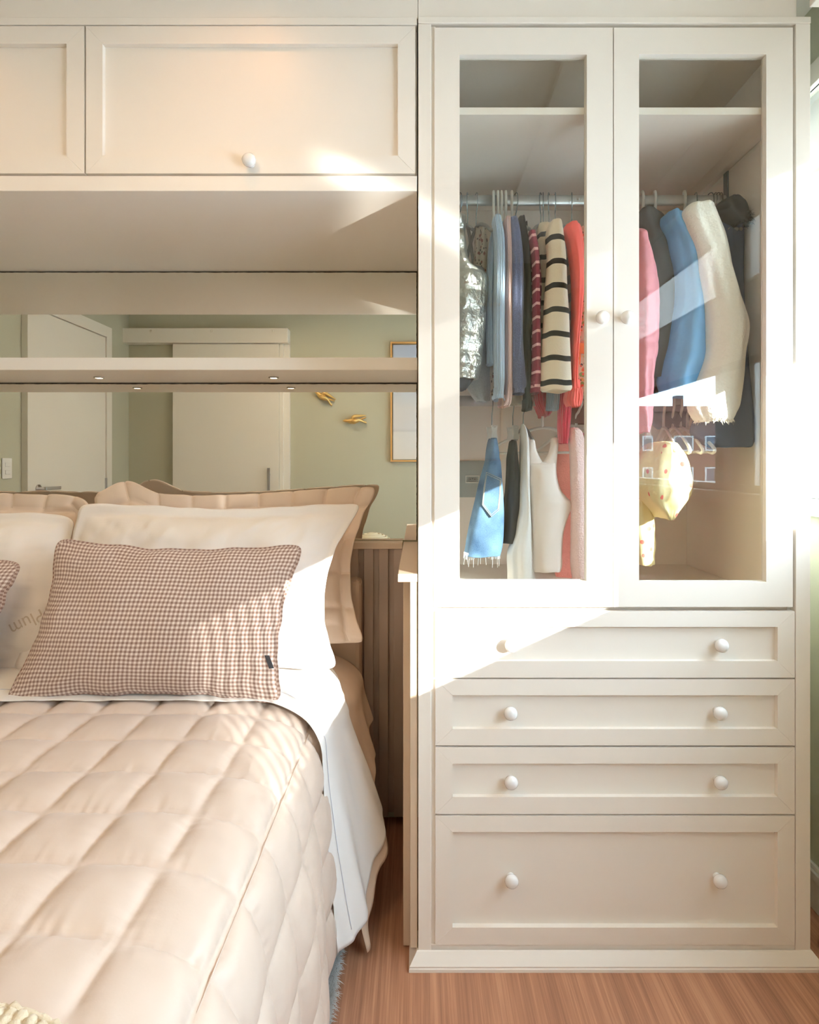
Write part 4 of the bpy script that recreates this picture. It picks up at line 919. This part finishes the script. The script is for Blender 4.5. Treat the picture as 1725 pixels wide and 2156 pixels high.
def quilt():
    s0 = -1.03; s1 = acc[-1]; ds = 0.0048; ns = int((s1-s0)/ds); b0, b1 = 0.02, 1.52; nb = int((b1-b0)/0.0055)
    V_, F_, U_ = [], [], []
    prs = [prof_at(s0+(s1-s0)*i/ns) for i in range(ns+1)]
    for i in range(ns+1):
        s = s0+(s1-s0)*i/ns; p, n_ = prs[i]; da = dist_line(s, s_line0)
        drop = max(0, (s-s_edge)/(s1-s_edge))
        for j in range(nb+1):
            y_ = b0+(b1-b0)*j/nb
            yy = y_+0.004*noise.noise(Vector((s*4, y_*3, 0)))
            db = dist_line(yy, 1.431)
            h = 0.0165*(1-math.exp(-da/0.017))*(1-math.exp(-db/0.017))-0.009
            h += 0.0030*noise.noise(Vector((s*95, y_*10, 3)))*math.exp(-db/0.022)+0.0026*noise.noise(Vector((s*12, y_*95, 5)))*math.exp(-da/0.016)
            h += 0.004*noise.noise(Vector((s*7, y_*7, 1)))+0.0016*noise.noise(Vector((s*28+y_*20, y_*22-s*9, 8)))
            if drop > 0: h += drop*0.012*math.sin(y_*17+1.2)
            foot = 0.0
            V_.append(p+n_*h+Vector((0, y_, 0))); U_.append((s, y_))
    w = nb+1
    for i in range(ns):
        for j in range(nb): F_.append((i*w+j, (i+1)*w+j, (i+1)*w+j+1, i*w+j+1))
    o = mk('quilt', V_, F_, m_quilt, None, True, U_)
    tag(o, 'pinkish cream satin bedspread quilted in squares over the bed', 'quilt')
    # stitched seam at the edge of the top
    pts = []
    p, n_ = prof_at(s_edge)
    for j in range(0, 220):
        y_ = 0.05+1.4*j/219; pts.append(p+n_*(0.0005+0.004*noise.noise(Vector((s_edge*7, y_*7, 1))))+Vector((0, y_, 0)))
    tube('piping', [p_-Vector((0.0, 0, 0.0075)) for p_ in pts], 0.0011, m_quilt, o, n=5)
    # skirt at the foot and far side
    V2, F2 = [], []
    n2 = 80
    for j in range(9):
        for i in range(n2+1):
            xx = -1.83+(1.60)*i/n2; V2.append((xx, 0.02-0.004*j+0.012*math.sin(xx*22)*j/8, 0.612-0.555*j/8))
    for j in range(8):
        for i in range(n2): F2.append((j*(n2+1)+i, (j+1)*(n2+1)+i, (j+1)*(n2+1)+i+1, j*(n2+1)+i+1))
    for j in range(9):
        for i in range(n2+1):
            yy = 0.02+1.5*i/n2; V2.append((-1.832-0.006*j+0.012*math.sin(yy*22)*j/8, yy, 0.612-0.555*j/8))
    k0 = 9*(n2+1)
    for j in range(8):
        for i in range(n2): F2.append((k0+j*(n2+1)+i, k0+j*(n2+1)+i+1, k0+(j+1)*(n2+1)+i+1, k0+(j+1)*(n2+1)+i))
    mk('quilt_skirt', V2, F2, m_quilt, o)
quilt()
def interp(tab, v):
    if v <= tab[0][0]: return tab[0][1]
    for i in range(1, len(tab)):
        if v <= tab[i][0]:
            t = (v-tab[i-1][0])/(tab[i][0]-tab[i-1][0]); return tab[i-1][1]+(tab[i][1]-tab[i-1][1])*ease(t)*0.5+(tab[i][1]-tab[i-1][1])*t*0.5
    return tab[-1][1]
def drape(name, mat, front_top, xe, xb, zb, ztop, outset, y1, seed, ys=None, ys_end=None, xleft=-1.85):
    """cover lying on the head end of the bed and hanging over its right side"""
    V_, F_, U_ = [], [], []; nt_, nd, ny = 90, 70, 80
    def colpt(k, v):
        # k along the cross-section, v 0..1 from front edge to back edge
        if k <= nt_:
            t = k/nt_; x_ = xleft+(-0.40-xleft)*t
            yf = front_top+0.010*noise.noise(Vector((x_*5, seed, 0)))
            yf += (0.03*math.exp(-((x_+0.31)/0.07)**2))*-1 if False else 0
            y_ = yf+(y1-yf)*v
            z_ = ztop+0.012*ease(min(1, v*2.5))+0.004*noise.noise(Vector((x_*9, y_*9, seed)))+0.0015*noise.noise(Vector((x_*40, y_*16, seed)))
            return Vector((x_, y_, z_))
        t = (k-nt_)/nd
        yf = front_top+(interp([(0, 0), (0.12, -0.025), (0.28, -0.06), (0.45, -0.075), (1, -0.095)], t))
        if ys is not None: yf = ys+(front_top-ys)*(1-ease(min(1, t*3)))
        y_ = yf+((y1 if ys_end is None else y1+(ys_end-y1)*ease(min(1, t*4)))-yf)*v
        e_ = interp(xe, y_)+outset; bx_ = interp(xb, y_); bz_ = interp(zb, y_); zt = ztop+0.012*ease(min(1, v*2.5))
        if t < 0.3:
            a = t/0.3; ang = a*math.pi/2
            x_ = -0.40+(e_+0.40)*math.sin(ang); z_ = zt-0.115*(1-math.cos(ang))
        else:
            a = (t-0.3)/0.7; z_ = zt-0.115+(bz_-(zt-0.115))*a; dr = max(0, (zt-0.115-z_)/0.46); x_ = e_+(bx_+outset-e_)*dr**1.15
            x_ += 0.010*a*math.sin(y_*46+seed+2*a)+0.004*a*math.sin(y_*110+seed*2)
        x_ += 0.003*noise.noise(Vector((y_*22, z_*7, seed)))
        return Vector((x_, y_, z_))
    for k in range(nt_+nd+1):
        for j in range(ny+1): V_.append(colpt(k, j/ny)); U_.append((k/100, j/100))
    w = ny+1
    for k in range(nt_+nd):
        for j in range(ny): F_.append((k*w+j, (k+1)*w+j, (k+1)*w+j+1, k*w+j+1))
    o = mk(name, V_, F_, mat, None, True, U_)
    md = o.modifiers.new('s', 'SOLIDIFY'); md.thickness = 0.0012; md.offset = -1
    return o, colpt, nt_, nd
m_sheet = M('white_cotton', (236, 235, 234), rough=0.8, bump=(5, 0.25, 0.02))
XE = [(1.36, -0.235), (1.45, -0.225), (1.6, -0.195), (1.75, -0.168), (1.95, -0.165)]
so_, cp, nt_, nd = drape('sheet', m_sheet, 1.468, XE, [(1.38, -0.170), (1.42, -0.152), (1.46, -0.132), (1.50, -0.110), (1.56, -0.055), (1.62, -0.01), (1.70, -0.02), (1.95, -0.10)],
      [(1.38, 0.075), (1.42, 0.075), (1.48, 0.10), (1.55, 0.19), (1.62, 0.27), (1.72, 0.38), (1.95, 0.45)], 0.634, 0.0, 1.87, 2, ys_end=1.63)
tag(so_, 'white cotton sheet folded over the quilt and hanging to a point', 'sheet')
parts = []
pts = [cp(k, 0.16)+Vector((0.001, -0.001, 0.001)) for k in range(40, nt_+nd-2)]
v, f = tube_data(pts, 0.0011, 4); mk('hem_stitching', v, f, M('blue_thread', (222, 225, 236), rough=0.8), so_)
m_blk = M('beige_blanket', (214, 190, 168), rough=0.8, bump=(6, 0.2, 0.02))
bo_, _, _, _ = drape('blanket', m_blk, 1.50, XE, [(1.38, -0.170), (1.42, -0.152), (1.46, -0.132), (1.50, -0.110), (1.56, -0.055), (1.62, -0.01), (1.70, -0.02), (1.95, -0.10)],
      [(1.44, 0.015), (1.47, 0.02), (1.50, 0.06), (1.56, 0.16), (1.62, 0.235), (1.72, 0.36), (1.95, 0.45)], 0.626, -0.006, 1.872, 2, ys=1.45)
tag(bo_, 'beige blanket hanging below the white sheet at the bed side', 'blanket')
# ------------------------------------------------------------------ pillows
def pillow(name, label, cat, corners, T, mat, pinch=0.05, pinchv=None, flange=0.0, nu=72, nv=48, edge=None, quilted=None, pipe=None, seed=0, flat_back=0.6, group=None, wr=0.006, tmin=0.006, sag=0.0, pw_=9, pinchr=None):
    BL, BR, TR, TL = [Vector(c_) for c_ in corners]
    nrm = (BR-BL).cross(TL-BL).normalized()
    if nrm.y > 0: nrm = -nrm          # towards the camera
    up = ((TL-BL)+(TR-BR)).normalized(); rt = ((BR-BL)+(TR-TL)).normalized()
    wid = ((BR-BL).length+(TR-TL).length)/2; hei = ((TL-BL).length+(TR-BR).length)/2
    def remap(u, v):
        a, c_ = 2*u-1, 2*v-1; k_ = (abs(a)**pw_+abs(c_)**pw_)**(1/pw_); k_ = max(abs(a), abs(c_))/k_ if k_ > 1e-6 else 1
        e_ = max(abs(a), abs(c_))**3; k_ = 1+(k_-1)*e_
        return (a*k_+1)/2, (c_*k_+1)/2
    def base(u, v):
        u, v = remap(u, v)
        p = BL*(1-u)*(1-v)+BR*u*(1-v)+TR*u*v+TL*(1-u)*v
        a, c_ = 2*u-1, 2*v-1
        p = p-rt*(a*(pinchr if pinchr is not None and a > 0 else pinch)*wid*(1-c_*c_)**1.0)*abs(a)**2
        p = p-up*(c_*(pinch*1.3 if pinchv is None else pinchv)*hei*(1-a*a)**1.0)*abs(c_)**2
        # round the corners
        if edge: p = p+up*edge(u)*max(0, c_)**1.0*1.0
        p += rt*0.006*noise.noise(Vector((u*4, v*9, seed)))*abs(a)+up*0.006*noise.noise(Vector((u*9, v*4, seed+5)))*abs(c_)
        return p
    def thick(u, v):
        du = min(u, 1-u)*wid; dv = min(v, 1-v)*hei
        d_u = max(0, du-flange)/max(wid/2-flange, 1e-6); d_v = max(0, dv-flange)/max(hei/2-flange, 1e-6)
        d_u, d_v = min(1, d_u), min(1, d_v); fl_ = 1.0 if flange == 0 else ease(min(1, min(du, dv)/(flange*1.3)))*0.25+0.75
        return ((1-(1-d_u)**2.2)*(1-(1-d_v)**2.0))**0.6*fl_
    def wrinkle(u, v):
        a, c_ = 2*u-1, 2*v-1
        e_ = 1-min(min(u, 1-u)*wid, min(v, 1-v)*hei)/0.14
        e_ = max(0, e_); r_ = noise.noise(Vector((u*wid*9, v*hei*9, seed+2)))*wr
        # radiating puckers
        ang = math.atan2(c_, a); r_ += e_*wr*0.8*noise.noise(Vector((math.cos(ang)*11, math.sin(ang)*11, seed+9)))
        return r_+wr*0.35*noise.noise(Vector((u*wid*34, v*hei*22, seed)))
    V_, F_, U_ = [], [], []
    for side in (1, -1):
        for i in range(nu+1):
            for j in range(nv+1):
                u, v = i/nu, j/nv; t = thick(u, v)
                h = T*0.5*t*(1.0 if side == 1 else flat_back)+wrinkle(u, v)*min(1, t*2+0.15)*(1 if side == 1 else -1)
                if quilted and side == 1:
                    da = abs((u*wid/quilted+0.5) % 1-0.5)*quilted; db = abs((v*hei/quilted+0.5) % 1-0.5)*quilted
                    h += 0.015*(1-math.exp(-da/0.010))*(1-math.exp(-db/0.010))-0.009+0.0012*noise.noise(Vector((u*wid*90, v*hei*14, 2)))*math.exp(-db/0.02)
                h += tmin/2
                p = base(u, v)+nrm*h*side-up*sag*t*(1-v)*0
                V_.append(p); U_.append((remap(u, v)[0]*wid, remap(u, v)[1]*hei))
    w = nv+1; N = (nu+1)*w
    for i in range(nu):
        for j in range(nv):
            F_.append((i*w+j, (i+1)*w+j, (i+1)*w+j+1, i*w+j+1)); F_.append((N+i*w+j, N+i*w+j+1, N+(i+1)*w+j+1, N+(i+1)*w+j))
    bd_ = [i*w for i in range(nu+1)]+[nu*w+j for j in range(1, w)]+[i*w+nv for i in range(nu-1, -1, -1)]+[j for j in range(nv-1, 0, -1)]
    for q_ in range(len(bd_)):
        a, c_ = bd_[q_], bd_[(q_+1) % len(bd_)]; F_.append((a, N+a, N+c_, c_))
    o = mk(name, V_, F_, mat, None, True, U_); tag(o, label, cat, group)
    if pipe:
        pts = [(V_[i]+V_[N+i])/2 for i in bd_]
        v, f = tube_data(pts, 0.0048, 8, True)
        uvp = [((i//8)*0.006, (i % 8)*0.003) for i in range(len(v))]
        mk('piping', v, f, pipe, o, True, uvp)
    return o, base, nrm, up, rt
m_sham = M('satin_sham', (218, 196, 176), rough=0.5, sheen=0.3, bump=(200, 0.1, 0.001))
def bump_edge(u): return 0.045*math.exp(-((u-0.13)/0.075)**2)-0.012*math.exp(-((u-0.5)/0.3)**2)
pillow('quilted_sham', 'beige satin quilted sham on the right, leaning against the mirror', 'pillow',
       (P(196, 1345, 1.80), P(772, 1358, 1.79), P(800, 1022, 1.93), P(190, 1040, 1.93)), 0.11, m_sham, pinch=0.045, pinchr=0.08, pinchv=0.012, pw_=22, flange=0.055, quilted=0.105, edge=bump_edge, seed=1, nu=170, nv=90, wr=0.009)
pillow('quilted_sham', 'beige satin quilted sham cut off by the left picture edge', 'pillow',
       (P(-460, 1345, 1.80), P(165, 1345, 1.80), P(205, 1040, 1.935), P(-480, 1036, 1.935)), 0.11, m_sham, pinch=0.03, pinchv=0.01, flange=0.05, quilted=0.105, seed=4, nu=170, nv=90, wr=0.009)
m_pw = M('white_percale', (238, 234, 230), rough=0.75, bump=(7, 0.25, 0.01))
def wedge(u): return -0.010*math.exp(-((u-0.55)/0.3)**2)
pwR, bR, nR, upR, rtR = pillow('pillow', 'white pillow on the right with sunlit corner, behind the gingham cushion', 'pillow',
       (P(20, 1412, 1.665), P(716, 1412, 1.60), P(768, 1058, 1.735), P(170, 1058, 1.80)), 0.18, m_pw, pinch=0.035, pinchr=0.085, pinchv=0.02, pw_=22, flange=0.035, seed=11, nu=90, nv=60, wr=0.014, edge=wedge)
pwL, bL, nL, upL, rtL = pillow('pillow', 'white pillow on the left, cut off by the picture edge', 'pillow',
       (P(-540, 1405, 1.70), P(112, 1412, 1.665), P(172, 1078, 1.83), P(-520, 1078, 1.85)), 0.18, m_pw, pinch=0.03, pinchv=0.015, flange=0.03, seed=15, nu=90, nv=60, wr=0.014)
m_ging = gingham('gingham', (138, 108, 96), (184, 160, 148), (226, 212, 202), 0.0112)
gR, bG, nG, upG, rtG = pillow('gingham_cushion', 'brown and white gingham cushion with piped edges in the middle of the bed', 'cushion',
       (P(8, 1478, 1.50), P(592, 1480, 1.478), P(644, 1146, 1.59), P(118, 1134, 1.60)), 0.12, m_ging, pinch=0.055, pinchv=0.06, pw_=16, seed=21, nu=100, nv=66, pipe=m_ging, wr=0.007, flat_back=0.5)
gL, _, _, _, _ = pillow('gingham_cushion', 'brown and white gingham cushion, only its right corner showing at the left edge', 'cushion',
       (P(-560, 1475, 1.515), P(-22, 1440, 1.535), P(57, 1176, 1.63), P(-480, 1160, 1.63)), 0.13, m_ging, pinch=0.05, seed=25, nu=90, nv=60, pipe=m_ging, wr=0.007, flat_back=0.5)
# woven tag on the cushion seam
tg = [P(557, 1380, 1.485), P(567, 1380, 1.485), P(577, 1407, 1.482), P(567, 1408, 1.482)]
o = mk('care_tag', [p for p in tg]+[p+Vector((0, 0.001, 0)) for p in tg], [(0, 1, 2, 3), (7, 6, 5, 4), (0, 4, 5, 1), (1, 5, 6, 2), (2, 6, 7, 3), (3, 7, 4, 0)], M('dark_tag', (60, 60, 66), rough=0.8), gR, smooth=False)
o['label'] = 'small dark woven brand tag on the right seam'
# faint print showing through the left pillowcase
cu = bpy.data.curves.new('faint_print', 'FONT'); cu.body = 'Plum'; cu.size = 0.052; cu.extrude = 0.0002
to = bpy.data.objects.new('faint_print_text', cu); COL.objects.link(to)
bpy.context.view_layer.update()
me = bpy.data.meshes.new_from_object(to.evaluated_get(bpy.context.evaluated_depsgraph_get())); bpy.data.objects.remove(to)
tp = link('faint_print', me, M('faint_ink', (205, 194, 182), rough=0.8), pwL)
PRINT_OBJ = tp
def drop_on(o_src, p, d):
    ok, loc, n_, idx = o_src.ray_cast(o_src.matrix_world.inverted() @ p, d); return (loc, n_) if ok else (p+d*((1.66-p.y)/d.y), Vector((0, -1, 0)))
cam_p = Vector((0, 0, H))
a = math.radians(180+27)
me.transform(Matrix.Rotation(a, 4, 'Z'))
for v in me.vertices:
    px_ = 86+(v.co.x)*F/1.62; py_ = 1281-v.co.y*F/1.62
    d = (P(px_, py_, 1.0)-cam_p).normalized()
    hit, n_ = drop_on(pwL, cam_p, d)
    v.co = hit-d*(0.0008+v.co.z)
# ------------------------------------------------------------------ knitted throw
def throw():
    m_knit = M('knit_wool', (222, 210, 186), rough=0.95, sheen=0.3, bump=(350, 0.6, 0.002))
    V_, F_ = [], []; x0_, x1_ = -1.84, -0.33; nx = 500; ny = 90
    for i in range(nx+1):
        x_ = x0_+(x1_-x0_)*i/nx
        ye = 0.660-0.05*max(0, (x_+0.62))/0.3 if x_ > -0.62 else 0.66
        ye += 0.004*math.sin(x_*40)
        for j in range(ny+1):
            y_ = ye-0.36*j/ny; c_ = x_/0.0135; fr = abs(math.sin(math.pi*c_))
            h = 0.0075*fr**0.8*(0.65+0.35*math.sin(2*math.pi*(y_/0.012)+math.pi*math.floor(c_)))
            _, nn = None, None
            zb_ = 0.634 if x_ < -0.46 else prof_at(acc[0]+(x_+0.80))[0].z+0.013
            V_.append((x_, y_, zb_+h+0.002*noise.noise(Vector((x_*15, y_*15, 4)))))
    w = ny+1
    for i in range(nx):
        for j in range(ny): F_.append((i*w+j, (i+1)*w+j, (i+1)*w+j+1, i*w+j+1))
    o = mk('knitted_throw', V_, F_, m_knit); tag(o, 'chunky cream knitted throw across the foot of the bed', 'throw')
    md = o.modifiers.new('s', 'SOLIDIFY'); md.thickness = 0.004; md.offset = -1
    pts = []
    for i in range(0, nx+1, 2):
        v = V_[i*w]; pts.append((v[0], v[1]+0.002, 0.639+0.0025*math.sin(i*0.9)+(v[2]-0.64)*0.3 if v[0] < -0.46 else v[2]))
    tube('edge_cord', pts, 0.0048, m_knit, o, n=6)
throw()
# ------------------------------------------------------------------ fur rug
rg = thing('fur_rug', 'pale grey shaggy rug whose edge peeps out under the bed', 'rug', (-0.9, 0.5, 0))
m_fur = M('shaggy_fur', (206, 206, 204), rough=0.95, sheen=0.3)
box('backing', -1.7, -0.205, -0.3, 1.49, 0.0, 0.010, m_fur, rg, bevel=0.002)
rng = random.Random(12); V_, F_ = [], []
for i in range(9000):
    e_ = rng.random()
    if e_ < 0.8: x_ = -0.215+0.02*rng.random()-0.05*rng.random()**2; y_ = 0.6+0.89*rng.random(); d = Vector((rng.uniform(0.2, 1), rng.uniform(-0.6, 0.5), rng.uniform(0.1, 0.8)))
    else: x_ = -0.5+0.3*rng.random(); y_ = 1.45+0.04*rng.random(); d = Vector((rng.uniform(-0.5, 0.5), rng.uniform(0.1, 1), rng.uniform(0.2, 0.8)))
    d.normalize(); l = rng.uniform(0.015, 0.032); s_ = d.cross(Vector((0, 0, 1))).normalized()*0.0009; b0 = Vector((x_, y_, 0.009)); k0 = len(V_)
    V_ += [b0-s_, b0+s_, b0+d*l*0.6-s_, b0+d*l*0.6+s_, b0+d*l+Vector((0, 0, -l*0.3))]; F_ += [(k0, k0+1, k0+3, k0+2), (k0+2, k0+3, k0+4)]
o = mk('pile', V_, F_, m_fur, rg); o['kind'] = 'stuff'
